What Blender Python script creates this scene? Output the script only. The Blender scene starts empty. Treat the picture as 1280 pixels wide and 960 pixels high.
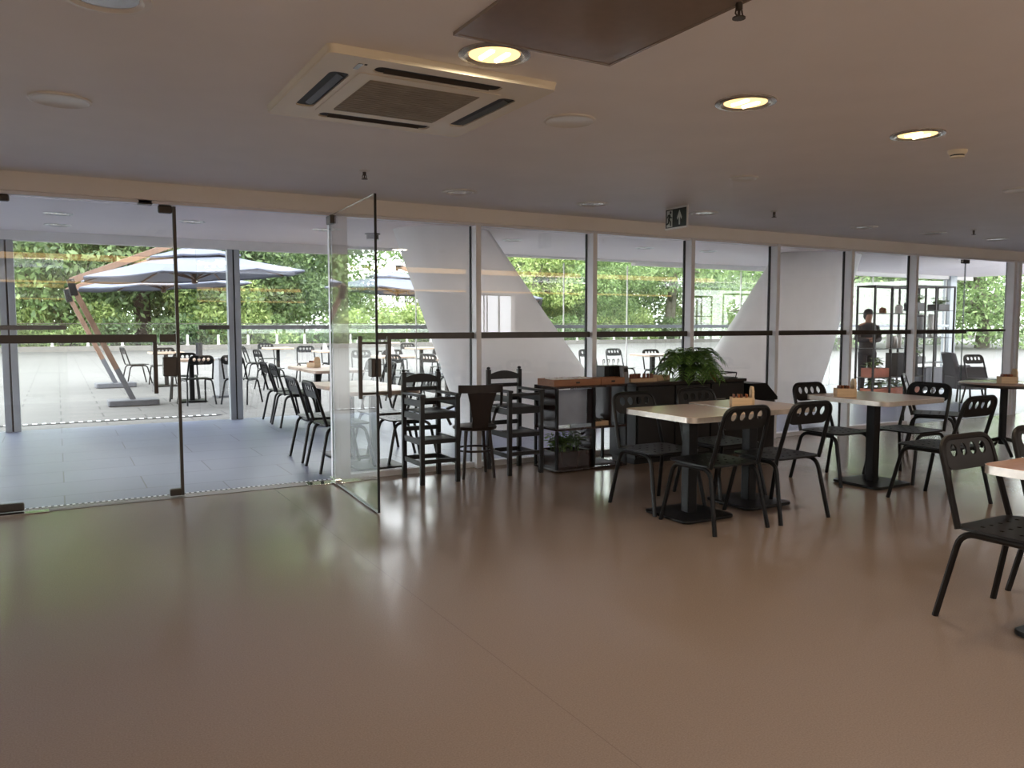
import bpy, bmesh, math, random
import numpy as np
from mathutils import Vector, Matrix, Euler

sc = bpy.context.scene
COL = sc.collection
PI = math.pi
R = math.radians


# ------------------------------------------------------------------ materials
def lin(c):
    out = []
    for v in c:
        v = v / 255.0
        out.append(v / 12.92 if v <= 0.04045 else ((v + 0.055) / 1.055) ** 2.4)
    return tuple(out) + (1.0,)


def new_mat(name):
    m = bpy.data.materials.new(name)
    m.use_nodes = True
    nt = m.node_tree
    for n in list(nt.nodes):
        nt.nodes.remove(n)
    out = nt.nodes.new('ShaderNodeOutputMaterial')
    return m, nt, out


def mat(name, rgb, rough=0.5, metal=0.0, spec=0.5, var=0.08, scale=20.0, bump=0.0, stretch=None, rough_var=0.0):
    """principled material whose colour is varied by object-space noise"""
    m, nt, out = new_mat(name)
    p = nt.nodes.new('ShaderNodeBsdfPrincipled')
    nt.links.new(p.outputs[0], out.inputs[0])
    p.inputs['Roughness'].default_value = rough
    p.inputs['Metallic'].default_value = metal
    p.inputs['Specular IOR Level'].default_value = spec
    tc = nt.nodes.new('ShaderNodeTexCoord')
    mp = nt.nodes.new('ShaderNodeMapping')
    nt.links.new(tc.outputs['Object'], mp.inputs[0])
    if stretch:
        mp.inputs['Scale'].default_value = stretch
    nz = nt.nodes.new('ShaderNodeTexNoise')
    nz.inputs['Scale'].default_value = scale
    nz.inputs['Detail'].default_value = 4
    nt.links.new(mp.outputs[0], nz.inputs['Vector'])
    rp = nt.nodes.new('ShaderNodeValToRGB')
    c = lin(rgb)
    rp.color_ramp.elements[0].position = 0.3
    rp.color_ramp.elements[1].position = 0.7
    rp.color_ramp.elements[0].color = tuple(min(1, v * (1 - var)) for v in c[:3]) + (1,)
    rp.color_ramp.elements[1].color = tuple(min(1, v * (1 + var)) for v in c[:3]) + (1,)
    nt.links.new(nz.outputs['Fac'], rp.inputs[0])
    nt.links.new(rp.outputs[0], p.inputs['Base Color'])
    if bump:
        b = nt.nodes.new('ShaderNodeBump')
        b.inputs['Strength'].default_value = bump
        b.inputs['Distance'].default_value = 0.01
        nt.links.new(nz.outputs['Fac'], b.inputs['Height'])
        nt.links.new(b.outputs[0], p.inputs['Normal'])
    if rough_var:
        mr = nt.nodes.new('ShaderNodeMapRange')
        mr.inputs['To Min'].default_value = max(0, rough - rough_var)
        mr.inputs['To Max'].default_value = rough + rough_var
        nt.links.new(nz.outputs['Fac'], mr.inputs['Value'])
        nt.links.new(mr.outputs[0], p.inputs['Roughness'])
    return m


def emit(name, rgb, strength):
    m, nt, out = new_mat(name)
    e = nt.nodes.new('ShaderNodeEmission')
    e.inputs[0].default_value = lin(rgb)
    e.inputs[1].default_value = strength
    nt.links.new(e.outputs[0], out.inputs[0])
    return m


def glass(name, tint=(0.985, 0.992, 0.988), k=1.0):
    """clear architectural pane: fresnel mix of see-through and mirror"""
    m, nt, out = new_mat(name)
    tr = nt.nodes.new('ShaderNodeBsdfTransparent')
    tr.inputs[0].default_value = (*tint, 1)
    gl = nt.nodes.new('ShaderNodeBsdfGlossy')
    gl.inputs['Roughness'].default_value = 0.0
    gl.inputs['Color'].default_value = (k, k, k, 1)
    ge = nt.nodes.new('ShaderNodeNewGeometry')
    mr = nt.nodes.new('ShaderNodeMapRange')
    mr.inputs['To Min'].default_value = 1.5
    mr.inputs['To Max'].default_value = 1 / 1.5
    nt.links.new(ge.outputs['Backfacing'], mr.inputs['Value'])
    fr = nt.nodes.new('ShaderNodeFresnel')
    nt.links.new(mr.outputs[0], fr.inputs['IOR'])
    mx = nt.nodes.new('ShaderNodeMixShader')
    nt.links.new(fr.outputs[0], mx.inputs[0])
    nt.links.new(tr.outputs[0], mx.inputs[1])
    nt.links.new(gl.outputs[0], mx.inputs[2])
    nt.links.new(mx.outputs[0], out.inputs[0])
    return m


def leaf_mat(name, dark, light, trans=0.35):
    m, nt, out = new_mat(name)
    ge = nt.nodes.new('ShaderNodeNewGeometry')
    rp = nt.nodes.new('ShaderNodeValToRGB')
    rp.color_ramp.elements[0].color = lin(dark)
    rp.color_ramp.elements[1].color = lin(light)
    nt.links.new(ge.outputs['Random Per Island'], rp.inputs[0])
    d = nt.nodes.new('ShaderNodeBsdfPrincipled')
    d.inputs['Roughness'].default_value = 0.45
    t = nt.nodes.new('ShaderNodeBsdfTranslucent')
    nt.links.new(rp.outputs[0], d.inputs['Base Color'])
    nt.links.new(rp.outputs[0], t.inputs[0])
    mx = nt.nodes.new('ShaderNodeMixShader')
    mx.inputs[0].default_value = trans
    nt.links.new(d.outputs[0], mx.inputs[1])
    nt.links.new(t.outputs[0], mx.inputs[2])
    nt.links.new(mx.outputs[0], out.inputs[0])
    return m


def tile_mat(name, rgb, joint, bw, bh, mortar, rough, var=0.06, spec=0.5, angle=0.0, rot_offset=0.5):
    m, nt, out = new_mat(name)
    p = nt.nodes.new('ShaderNodeBsdfPrincipled')
    nt.links.new(p.outputs[0], out.inputs[0])
    tc = nt.nodes.new('ShaderNodeTexCoord')
    mp = nt.nodes.new('ShaderNodeMapping')
    mp.inputs['Rotation'].default_value = (0, 0, angle)
    nt.links.new(tc.outputs['Object'], mp.inputs[0])
    br = nt.nodes.new('ShaderNodeTexBrick')
    br.offset = rot_offset
    br.inputs['Scale'].default_value = 1.0
    br.inputs['Brick Width'].default_value = bw
    br.inputs['Row Height'].default_value = bh
    br.inputs['Mortar Size'].default_value = mortar
    br.inputs['Mortar Smooth'].default_value = 0.1
    c = lin(rgb)
    br.inputs['Color1'].default_value = tuple(v * (1 - var) for v in c[:3]) + (1,)
    br.inputs['Color2'].default_value = tuple(min(1, v * (1 + var)) for v in c[:3]) + (1,)
    br.inputs['Mortar'].default_value = lin(joint)
    nt.links.new(mp.outputs[0], br.inputs['Vector'])
    nz = nt.nodes.new('ShaderNodeTexNoise')
    nz.inputs['Scale'].default_value = 1.7
    nz.inputs['Detail'].default_value = 6
    nt.links.new(tc.outputs['Object'], nz.inputs['Vector'])
    mr = nt.nodes.new('ShaderNodeMapRange')
    mr.inputs['To Min'].default_value = 0.86
    mr.inputs['To Max'].default_value = 1.12
    nt.links.new(nz.outputs['Fac'], mr.inputs['Value'])
    mx = nt.nodes.new('ShaderNodeVectorMath')
    mx.operation = 'MULTIPLY'
    nt.links.new(br.outputs['Color'], mx.inputs[0])
    nt.links.new(mr.outputs[0], mx.inputs[1])
    nt.links.new(mx.outputs[0], p.inputs['Base Color'])
    p.inputs['Roughness'].default_value = rough
    p.inputs['Specular IOR Level'].default_value = spec
    return m


def vinyl_floor(name):
    """polished beige vinyl: fine speckle, faint welded seams, uneven gloss"""
    m, nt, out = new_mat(name)
    p = nt.nodes.new('ShaderNodeBsdfPrincipled')
    nt.links.new(p.outputs[0], out.inputs[0])
    tc = nt.nodes.new('ShaderNodeTexCoord')
    n1 = nt.nodes.new('ShaderNodeTexNoise')
    n1.inputs['Scale'].default_value = 170
    n1.inputs['Detail'].default_value = 2
    nt.links.new(tc.outputs['Object'], n1.inputs['Vector'])
    rp = nt.nodes.new('ShaderNodeValToRGB')
    rp.color_ramp.elements[0].position = 0.32
    rp.color_ramp.elements[1].position = 0.68
    rp.color_ramp.elements[0].color = lin((134, 117, 105))
    rp.color_ramp.elements[1].color = lin((147, 130, 117))
    nt.links.new(n1.outputs['Fac'], rp.inputs[0])
    # one welded seam
    sx = nt.nodes.new('ShaderNodeSeparateXYZ')
    nt.links.new(tc.outputs['Object'], sx.inputs[0])
    c = nt.nodes.new('ShaderNodeMath'); c.operation = 'COMPARE'; c.inputs[1].default_value = 1.51; c.inputs[2].default_value = 0.0016
    nt.links.new(sx.outputs[0], c.inputs[0])
    mx = nt.nodes.new('ShaderNodeMix'); mx.data_type = 'RGBA'
    mx.inputs[7].default_value = lin((124, 108, 97))
    nt.links.new(c.outputs[0], mx.inputs[0])
    nt.links.new(rp.outputs[0], mx.inputs[6])
    nt.links.new(mx.outputs[2], p.inputs['Base Color'])
    n2 = nt.nodes.new('ShaderNodeTexNoise')
    n2.inputs['Scale'].default_value = 1.3
    n2.inputs['Detail'].default_value = 5
    nt.links.new(tc.outputs['Object'], n2.inputs['Vector'])
    mr = nt.nodes.new('ShaderNodeMapRange')
    mr.inputs['To Min'].default_value = 0.13
    mr.inputs['To Max'].default_value = 0.24
    nt.links.new(n2.outputs['Fac'], mr.inputs['Value'])
    nt.links.new(mr.outputs[0], p.inputs['Roughness'])
    p.inputs['Specular IOR Level'].default_value = 0.68
    n3 = nt.nodes.new('ShaderNodeTexNoise')
    n3.inputs['Scale'].default_value = 2.2
    n3.inputs['Detail'].default_value = 3
    nt.links.new(tc.outputs['Object'], n3.inputs['Vector'])
    bp = nt.nodes.new('ShaderNodeBump')
    bp.inputs['Strength'].default_value = 0.25
    bp.inputs['Distance'].default_value = 0.008
    nt.links.new(n3.outputs['Fac'], bp.inputs['Height'])
    nt.links.new(bp.outputs[0], p.inputs['Normal'])
    return m


M = {}
M['vinyl'] = vinyl_floor('polished_vinyl')
M['slate'] = tile_mat('gallery_slate', (103, 110, 130), (60, 63, 74), 1.2, 0.6, 0.006, 0.34, 0.05)
M['paver'] = tile_mat('terrace_paving', (87, 86, 84), (52, 51, 50), 1.1, 0.55, 0.012, 0.75, 0.05)
M['ceil'] = mat('ceiling_paint', (241, 239, 237), 0.55, var=0.02, scale=3)
M['gceil'] = mat('gallery_ceiling_paint', (250, 240, 236), 0.7, var=0.01, scale=3)
M['wall'] = mat('wall_paint', (205, 196, 188), 0.7, var=0.02, scale=3)
M['bulk'] = mat('bulkhead_paint', (243, 241, 238), 0.6, var=0.02, scale=3)
M['alu'] = mat('aluminium_profile', (236, 238, 242), 0.45, 0.0, var=0.03, scale=6)
M['alud'] = mat('grey_profile', (150, 156, 160), 0.4, 0.3, var=0.04, scale=6)
M['gasket'] = mat('black_gasket', (18, 18, 18), 0.6)
M['bronze'] = mat('dark_bronze_metal', (74, 69, 65), 0.38, 0.5, var=0.06, scale=15)
M['steel'] = mat('brushed_steel', (150, 148, 145), 0.3, 0.8, var=0.06, scale=30)
M['threshold'] = mat('worn_threshold', (128, 122, 116), 0.5, 0.2, var=0.1)
M['chrome'] = mat('chrome', (215, 215, 215), 0.12, 1.0, var=0.02)
M['glass'] = glass('clear_glass')
M['doorglass'] = glass('door_glass', (0.972, 0.986, 0.98))
M['fenceglass'] = glass('fence_glass', (0.93, 0.965, 0.955))
M['glassedge'] = mat('glass_edge', (30, 48, 42), 0.15, var=0.1)
M['black'] = mat('black_powder_coat', (15, 15, 16), 0.40, 0.0, 0.25, var=0.10, scale=40)
M['brownblack'] = mat('dark_brown_powder_coat', (24, 19, 16), 0.5, 0.0, 0.25, var=0.10, scale=40)
M['blackwood'] = mat('black_stained_wood', (15, 15, 16), 0.38, var=0.2, scale=8, stretch=(6, 6, 0.8))
M['darkwood'] = mat('dark_brown_wood', (30, 20, 17), 0.32, var=0.25, scale=8, stretch=(6, 6, 0.8))
M['mahogany'] = mat('mahogany_laminate', (42, 26, 23), 0.22, var=0.25, scale=6, stretch=(5, 5, 0.7))
M['tabletop'] = mat('beige_laminate', (190, 166, 148), 0.20, var=0.05, scale=60)
M['tablewood'] = mat('warm_laminate', (176, 130, 105), 0.22, var=0.08, scale=40)
M['tableedge'] = mat('metal_table_edge', (205, 196, 186), 0.25, 0.6, var=0.08, scale=30)
M['outtop'] = mat('outdoor_laminate', (196, 172, 152), 0.35, var=0.06, scale=30)
M['terra'] = mat('terracotta_wood', (176, 104, 80), 0.55, var=0.12, scale=10)
M['oak'] = mat('pale_oak', (205, 178, 142), 0.45, var=0.1, scale=10, stretch=(1, 1, 6))
M['traywood'] = mat('orange_pine', (146, 98, 64), 0.4, var=0.15, scale=8, stretch=(0.7, 5, 5))
M['teak'] = mat('teak', (112, 86, 70), 0.42, var=0.15, scale=7, stretch=(4, 4, 0.6))
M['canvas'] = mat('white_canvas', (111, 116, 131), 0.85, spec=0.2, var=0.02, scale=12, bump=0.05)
def add_translucency(m, rgb, fac):
    nt = m.node_tree
    out = [n for n in nt.nodes if n.type == 'OUTPUT_MATERIAL'][0]
    src = out.inputs[0].links[0].from_socket
    t = nt.nodes.new('ShaderNodeBsdfTranslucent'); t.inputs[0].default_value = lin(rgb)
    mx_ = nt.nodes.new('ShaderNodeMixShader'); mx_.inputs[0].default_value = fac
    nt.links.new(src, mx_.inputs[1]); nt.links.new(t.outputs[0], mx_.inputs[2]); nt.links.new(mx_.outputs[0], out.inputs[0])
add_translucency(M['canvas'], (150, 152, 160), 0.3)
M['logo'] = mat('white_print', (252, 252, 250), 0.7, var=0.01)
M['slab'] = mat('dark_grey_slab', (80, 82, 88), 0.6, var=0.08, scale=12)
M['concrete'] = mat('painted_concrete', (226, 224, 220), 0.6, var=0.03, scale=5)
M['kerb'] = mat('kerb_concrete', (104, 101, 96), 0.8, var=0.1, scale=3)
M['white'] = mat('white_plastic', (226, 224, 218), 0.4, var=0.02)
M['cream'] = mat('cream_plastic', (226, 218, 198), 0.4, var=0.03, scale=5)
M['creamdirty'] = mat('dusty_grille', (146, 138, 120), 0.6, var=0.12, scale=12)
M['dark'] = mat('dark_slot', (14, 14, 14), 0.6)
M['hatch'] = mat('glossy_taupe_panel', (150, 136, 124), 0.12, var=0.03)
M['graybin'] = mat('grey_sheet_metal', (150, 152, 154), 0.4, 0.3)
M['napkin'] = mat('white_paper', (232, 230, 226), 0.8)
M['kraft'] = mat('kraft_paper', (196, 168, 136), 0.8, var=0.08)
M['sachet'] = mat('brown_wrapping', (124, 74, 58), 0.5, var=0.2, scale=25)
M['sachetred'] = mat('amber_wrapping', (170, 96, 54), 0.5, var=0.2, scale=25)
M['acrylic'] = mat('frosted_panel', (150, 160, 178), 0.3, var=0.08, scale=8)
M['soil'] = mat('potting_soil', (40, 32, 26), 0.9, var=0.3)
M['potgrey'] = mat('dark_pot', (46, 44, 44), 0.5)
M['leaf'] = leaf_mat('planter_leaves', (60, 90, 44), (130, 160, 86))
M['palm'] = leaf_mat('palm_leaflets', (58, 92, 40), (112, 150, 72), 0.3)
M['palmdry'] = leaf_mat('dry_palm_leaflets', (120, 76, 28), (176, 122, 52), 0.3)
M['tree1'] = leaf_mat('tree_leaves_mid', (84, 112, 68), (172, 196, 134), 0.5)
M['tree2'] = leaf_mat('tree_leaves_dark', (62, 84, 54), (140, 162, 110), 0.45)
M['tree3'] = leaf_mat('tree_leaves_light', (112, 138, 74), (196, 210, 142), 0.5)
M['bark'] = mat('tree_bark', (62, 50, 44), 0.9, var=0.3, scale=6, bump=0.5)
M['barkgrey'] = mat('grey_bark', (112, 106, 96), 0.9, var=0.25, scale=6, bump=0.5)
M['grass'] = mat('lawn', (104, 122, 72), 0.9, var=0.25, scale=2)
M['signgreen'] = mat('dark_green_sign', (16, 34, 26), 0.35, var=0.05)
M['signlight'] = mat('pale_sign_print', (196, 204, 196), 0.5, var=0.02)
M['cloth'] = mat('charcoal_cloth', (44, 42, 44), 0.85, var=0.1, scale=30)
M['cloth2'] = mat('dark_trousers', (34, 34, 40), 0.85, var=0.1, scale=30)
M['skin'] = mat('skin', (150, 108, 86), 0.55, var=0.04)
M['hair'] = mat('dark_hair', (24, 20, 18), 0.6, var=0.2, scale=60)
M['warmlamp'] = emit('warm_lamp_glow', (255, 208, 138), 1.7)
M['warmrim'] = emit('warm_tube_glow', (255, 238, 200), 4.0)
M['strip'] = emit('amber_strip_glow', (255, 205, 135), 2.8)
M['reflector'] = mat('lamp_reflector', (190, 186, 180), 0.25, 0.7)
M['card'] = mat('card_reader_grey', (120, 122, 126), 0.4)


# ------------------------------------------------------------------ mesh helpers
class MB:
    def __init__(s):
        s.v = []; s.f = []; s.mi = []

    def add(s, vs, fs, mi=0):
        o = len(s.v)
        s.v += [tuple(v) for v in vs]
        s.f += [tuple(i + o for i in f) for f in fs]
        s.mi += [mi] * len(fs)
        return s

    def box(s, x0, x1, y0, y1, z0, z1, mi=0):
        vs = [(x0, y0, z0), (x1, y0, z0), (x1, y1, z0), (x0, y1, z0), (x0, y0, z1), (x1, y0, z1), (x1, y1, z1), (x0, y1, z1)]
        fs = [(3, 2, 1, 0), (4, 5, 6, 7), (0, 1, 5, 4), (1, 2, 6, 5), (2, 3, 7, 6), (3, 0, 4, 7)]
        return s.add(vs, fs, mi)

    def obox(s, a, b, w, h, upv=(0, 0, 1), mi=0):
        """bar from a to b, width w (across), height h (along up)"""
        a = Vector(a); b = Vector(b); d = (b - a).normalized()
        u = Vector(upv); x = d.cross(u)
        if x.length < 1e-5:
            x = d.cross(Vector((0, 1, 0)))
        x.normalize(); u = x.cross(d).normalized()
        vs = []
        for p in (a, b):
            for sx, su in ((-1, -1), (1, -1), (1, 1), (-1, 1)):
                vs.append(p + x * (sx * w / 2) + u * (su * h / 2))
        fs = [(0, 3, 2, 1), (4, 5, 6, 7), (0, 1, 5, 4), (1, 2, 6, 5), (2, 3, 7, 6), (3, 0, 4, 7)]
        # orient outward
        vol = (vs[1] - vs[0]).cross(vs[3] - vs[0]).dot(vs[4] - vs[0])
        if vol < 0:
            fs = [tuple(reversed(f)) for f in fs]
        return s.add(vs, fs, mi)

    def tube(s, pts, r, n=8, mi=0, closed=False, r1=None):
        pts = [Vector(p) for p in pts]
        m = len(pts)
        rs = [r] * m if r1 is None else [r + (r1 - r) * i / (m - 1) for i in range(m)]
        tg = []
        for i in range(m):
            if closed:
                t = pts[(i + 1) % m] - pts[i - 1]
            elif i == 0:
                t = pts[1] - pts[0]
            elif i == m - 1:
                t = pts[-1] - pts[-2]
            else:
                t = (pts[i + 1] - pts[i]).normalized() + (pts[i] - pts[i - 1]).normalized()
            tg.append(t.normalized())
        nrm = tg[0].orthogonal().normalized()
        vs = []
        for i in range(m):
            nrm = (nrm - tg[i] * nrm.dot(tg[i])).normalized()
            bi = tg[i].cross(nrm)
            for k in range(n):
                a = 2 * PI * k / n
                vs.append(pts[i] + (nrm * math.cos(a) + bi * math.sin(a)) * rs[i])
        fs = []
        for i in range(m if closed else m - 1):
            j = (i + 1) % m
            for k in range(n):
                k2 = (k + 1) % n
                fs.append((i * n + k, i * n + k2, j * n + k2, j * n + k))
        if not closed:
            fs.append(tuple(reversed(range(n))))
            fs.append(tuple((m - 1) * n + k for k in range(n)))
        return s.add(vs, fs, mi)

    def lathe(s, prof, n=24, c=(0, 0, 0), mi=0):
        vs = []; fs = []
        for (r, z) in prof:
            for k in range(n):
                a = 2 * PI * k / n
                vs.append((c[0] + r * math.cos(a), c[1] + r * math.sin(a), c[2] + z))
        for i in range(len(prof) - 1):
            for k in range(n):
                k2 = (k + 1) % n
                fs.append((i * n + k, i * n + k2, (i + 1) * n + k2, (i + 1) * n + k))
        if prof[0][0] > 1e-4:
            fs.append(tuple(reversed(range(n))))
        if prof[-1][0] > 1e-4:
            fs.append(tuple((len(prof) - 1) * n + k for k in range(n)))
        return s.add(vs, fs, mi)

    def prism(s, poly, d, mi=0):
        """3D polygon extruded by vector d"""
        poly = [Vector(p) for p in poly]; d = Vector(d); n = len(poly)
        vs = poly + [p + d for p in poly]
        fs = [tuple(range(n)), tuple(reversed(range(n, 2 * n)))]
        for i in range(n):
            j = (i + 1) % n
            fs.append((j, i, i + n, j + n))
        nn = Vector((0, 0, 0))
        for i in range(n):
            nn += poly[i].cross(poly[(i + 1) % n])
        if nn.dot(d) > 0:
            fs = [tuple(reversed(f)) for f in fs]
        return s.add(vs, fs, mi)

    def rrect(s, cx, cy, w, d, r, z0, z1, seg=5, mi=0):
        return s.prism([(x, y, z0) for x, y in rr2(cx, cy, w, d, r, seg)], (0, 0, z1 - z0), mi)

    def build(s, name, mats, parent=None, bevel=0.0, smooth=40, loc=None, fix=False):
        me = bpy.data.meshes.new(name)
        me.from_pydata(s.v, [], s.f)
        if not isinstance(mats, (list, tuple)):
            mats = [mats]
        for m in mats:
            me.materials.append(m)
        if max(s.mi, default=0) > 0:
            me.polygons.foreach_set('material_index', s.mi)
        if fix:
            bm = bmesh.new(); bm.from_mesh(me)
            bmesh.ops.recalc_face_normals(bm, faces=bm.faces)
            bm.to_mesh(me); bm.free()
        if smooth:
            me.shade_smooth()
            me.set_sharp_from_angle(angle=R(smooth))
        me.update()
        o = bpy.data.objects.new(name, me)
        COL.objects.link(o)
        if parent:
            o.parent = parent
        if loc:
            o.location = loc
        if bevel:
            b = o.modifiers.new('bevel', 'BEVEL')
            b.width = bevel; b.segments = 2; b.limit_method = 'ANGLE'; b.angle_limit = R(50)
        return o


def rr2(cx, cy, w, d, r, seg=5):
    pts = []
    for (sx, sy, a0) in ((1, 1, 0), (-1, 1, 90), (-1, -1, 180), (1, -1, 270)):
        for k in range(seg + 1):
            a = R(a0 + 90 * k / seg)
            pts.append((cx + sx * (w / 2 - r) + r * math.cos(a), cy + sy * (d / 2 - r) + r * math.sin(a)))
    return pts


def holed_plate(mb, outer, holes, tf, th):
    """flat plate with holes; outer/holes are 2D loops, tf maps (u, v, w) to 3D"""
    bm = bmesh.new()
    es = []
    for loop in [outer] + holes:
        vs = [bm.verts.new((p[0], p[1], 0)) for p in loop]
        for i in range(len(vs)):
            es.append(bm.edges.new((vs[i], vs[(i + 1) % len(vs)])))
    bmesh.ops.triangle_fill(bm, use_beauty=True, edges=es)
    bmesh.ops.recalc_face_normals(bm, faces=bm.faces)
    g = bmesh.ops.extrude_face_region(bm, geom=list(bm.faces))
    for e in g['geom']:
        if isinstance(e, bmesh.types.BMVert):
            e.co.z += th
    bmesh.ops.recalc_face_normals(bm, faces=bm.faces)
    bm.verts.index_update()
    vs = [tf(v.co.x, v.co.y, v.co.z) for v in bm.verts]
    fs = [tuple(v.index for v in f.verts) for f in bm.faces]
    bm.free()
    mb.add(vs, fs)


def oval(cx, cy, rx, ry, n=14):
    return [(cx + rx * math.cos(-2 * PI * k / n), cy + ry * math.sin(-2 * PI * k / n)) for k in range(n)]


def tag(o, label, cat, group=None, kind=None):
    o['label'] = label
    o['category'] = cat
    if group:
        o['group'] = group
    if kind:
        o['kind'] = kind
    return o


def thing(name, label, cat, loc=(0, 0, 0), rz=0.0, group=None):
    o = bpy.data.objects.new(name, None)
    o.empty_display_size = 0.1
    COL.objects.link(o)
    o.location = loc
    o.rotation_euler = (0, 0, rz)
    return tag(o, label, cat, group)


def struct(o):
    o['kind'] = 'structure'
    return o


def copy_tree(o, parent=None):
    c = o.copy()
    COL.objects.link(c)
    if parent:
        c.parent = parent
    for ch in list(o.children):
        copy_tree(ch, c)
    return c


class Proto:
    """first place() moves the original, later ones copy it with its parts"""
    def __init__(s, root):
        s.root = root; s.used = False

    def place(s, x, y, rz, label, group=None, z=0.0, size=1.0):
        o = copy_tree(s.root) if s.used else s.root
        s.used = True
        o.location = (x, y, z)
        o.rotation_euler = (0, 0, rz)
        o.scale = (size, size, size)
        o['label'] = label
        if group:
            o['group'] = group
        return o


WY = 6.65     # inner face line of the glass wall
OY = 11.86    # outer glass line of the gallery
HZ = 2.29     # head of the glass wall
CZ = 2.42     # room ceiling
GZ = 2.53     # gallery ceiling

# ------------------------------------------------------------------ camera
cam = bpy.data.cameras.new('camera')
cam.sensor_width = 36
cam.lens = 36 * 998 / 1280
cam.clip_end = 500
co = bpy.data.objects.new('camera', cam)
COL.objects.link(co)
co.location = (0, 0, 1.36)
yaw = R(60.4); pitch = R(4.3)
fwd = Vector((math.cos(yaw) * math.cos(pitch), math.sin(yaw) * math.cos(pitch), -math.sin(pitch)))
co.rotation_euler = fwd.to_track_quat('-Z', 'Y').to_euler()
sc.camera = co

# ------------------------------------------------------------------ setting: room
struct(MB().box(-6, 15, -2.4, 6.72, -0.2, 0).build('floor', M['vinyl'], smooth=0))
struct(MB().box(-6, 15, -2.4, 6.62, CZ, CZ + 0.15).build('ceiling', M['ceil'], smooth=0))
struct(MB().box(-6.2, -6, -2.6, 6.6, -0.2, CZ).build('wall_left', M['wall'], smooth=0))
struct(MB().box(15, 15.2, -2.6, 6.6, -0.2, CZ).build('wall_right', M['wall'], smooth=0))
BX0, BX1, BZ0, BZ1 = 8.22, 9.12, 1.15, 2.0
mb = MB().box(-6.2, BX0, -2.6, -2.4, -0.2, CZ).box(BX1, 15.2, -2.6, -2.4, -0.2, CZ).box(BX0, BX1, -2.6, -2.4, -0.2, BZ0).box(BX0, BX1, -2.6, -2.4, BZ1, CZ)
struct(mb.build('wall_back', M['wall'], smooth=0))
struct(MB().box(BX0 + 0.14, BX0 + 0.16, -2.52, -2.48, BZ0, BZ1).box(BX0 + 0.22, BX0 + 0.24, -2.52, -2.48, BZ0, BZ1).box(BX0 + 0.52, BX0 + 0.55, -2.52, -2.48, BZ0, BZ1).build('trim_window_bars', M['bronze'], smooth=0))
struct(MB().box(-6.2, 15.2, 6.62, 6.82, HZ, GZ).build('wall_header', M['bulk'], smooth=0))
struct(MB().box(-6.2, 20, -3, OY + 0.35, GZ + 0.05, GZ + 0.6).build('ceiling_roof_slab', M['wall'], smooth=0))
struct(MB().box(-6, 15, 6.66, 6.72, HZ - 0.022, HZ).build('trim_head_track', M['alu'], smooth=0))
# gallery
struct(MB().box(-6.2, 20, 6.72, OY + 0.05, -0.2, 0).build('floor_gallery', M['slate'], smooth=0))
struct(MB().box(-6.2, 20, 6.82, OY + 0.35, GZ, GZ + 0.05).build('ceiling_gallery', M['gceil'], smooth=0))
mb = MB().box(-6.2, 3.75, OY - 0.05, OY + 0.1, GZ - 0.125, GZ).box(9.35, 20, OY - 0.05, OY + 0.1, GZ - 0.085, GZ).box(3.75, 9.35, OY - 0.05, OY + 0.1, GZ - 0.03, GZ)
struct(mb.build('trim_gallery_fascia', M['concrete'], smooth=0))
struct(MB().box(-40, 110, OY + 0.05, 45.0, -0.25, -0.005).build('floor_terrace', M['paver'], smooth=0))
struct(MB().box(-40, -6.2, -30, OY + 0.05, -0.25, -0.005).box(20, 110, -30, OY + 0.05, -0.25, -0.005).build('floor_paved_sides', M['paver'], smooth=0))
struct(MB().box(-80, 200, 45.0, 160, -0.3, -0.02).build('floor_lawn', M['grass'], smooth=0))
struct(MB().box(-40, 110, 45.0, 45.35, -0.3, 0.26).build('trim_terrace_kerb', M['kerb'], smooth=0))
# drain slots
def grate(name, x0, x1, y, w, pitch_):
    mb = MB().box(x0, x1, y - w / 2, y + w / 2, 0.0005, 0.003, 0)
    n = int((x1 - x0) / pitch_)
    for i in range(n):
        x = x0 + (i + 0.25) * pitch_
        mb.box(x, x + pitch_ * 0.5, y - w * 0.36, y + w * 0.36, 0.003, 0.006, 1)
    return struct(mb.build(name, [M['dark'], M['alu']], smooth=0))
grate('trim_threshold_grate', -1.6, 2.1, 6.80, 0.035, 0.04)
grate('trim_outer_drain', -4, 2.1, 12.55, 0.14, 0.11)
struct(MB().box(-1.6, 2.08, 6.64, 6.78, 0.0, 0.004).build('trim_threshold_strip', M['threshold'], smooth=0))

# glass wall : mullions, fixed panes, bars, kerb
mx = [2.105, 3.42, 4.74, 6.045, 7.365, 8.68, 9.985]
for i, x in enumerate(mx):
    mb = MB()
    if i == 0:
        mb.box(x - 0.075, x - 0.03, 6.64, 6.76, 0, HZ).box(x - 0.024, x + 0.03, 6.66, 6.76, 0, HZ).box(x + 0.035, x + 0.075, 6.68, 6.76, 0, HZ)
    else:
        mb.box(x - 0.026, x + 0.026, 6.645, 6.775, 0, HZ)
    t = struct(mb.build('trim_mullion', M['alu'], bevel=0.003, smooth=0))
    if i > 0:
        struct(MB().box(x - 0.034, x - 0.0262, 6.745, 6.775, 0.05, HZ - 0.02).build('gasket', M['gasket'], t, smooth=0))
struct(MB().box(2.18, 9.96, 6.70, 6.79, 0, 0.05).build('trim_sill', M['alu'], bevel=0.004, smooth=0))


def pane(name, x0, x1, y, z0, z1, m, th=0.010):
    mb = MB()
    vs = [(x0, y, z0), (x1, y, z0), (x1, y + th, z0), (x0, y + th, z0), (x0, y, z1), (x1, y, z1), (x1, y + th, z1), (x0, y + th, z1)]
    mb.add(vs, [(0, 1, 5, 4), (2, 3, 7, 6)], 0)
    mb.add(vs, [(3, 2, 1, 0), (4, 5, 6, 7), (1, 2, 6, 5), (3, 0, 4, 7)], 1)
    return mb.build(name, [m, M['glassedge']], smooth=0)


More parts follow.
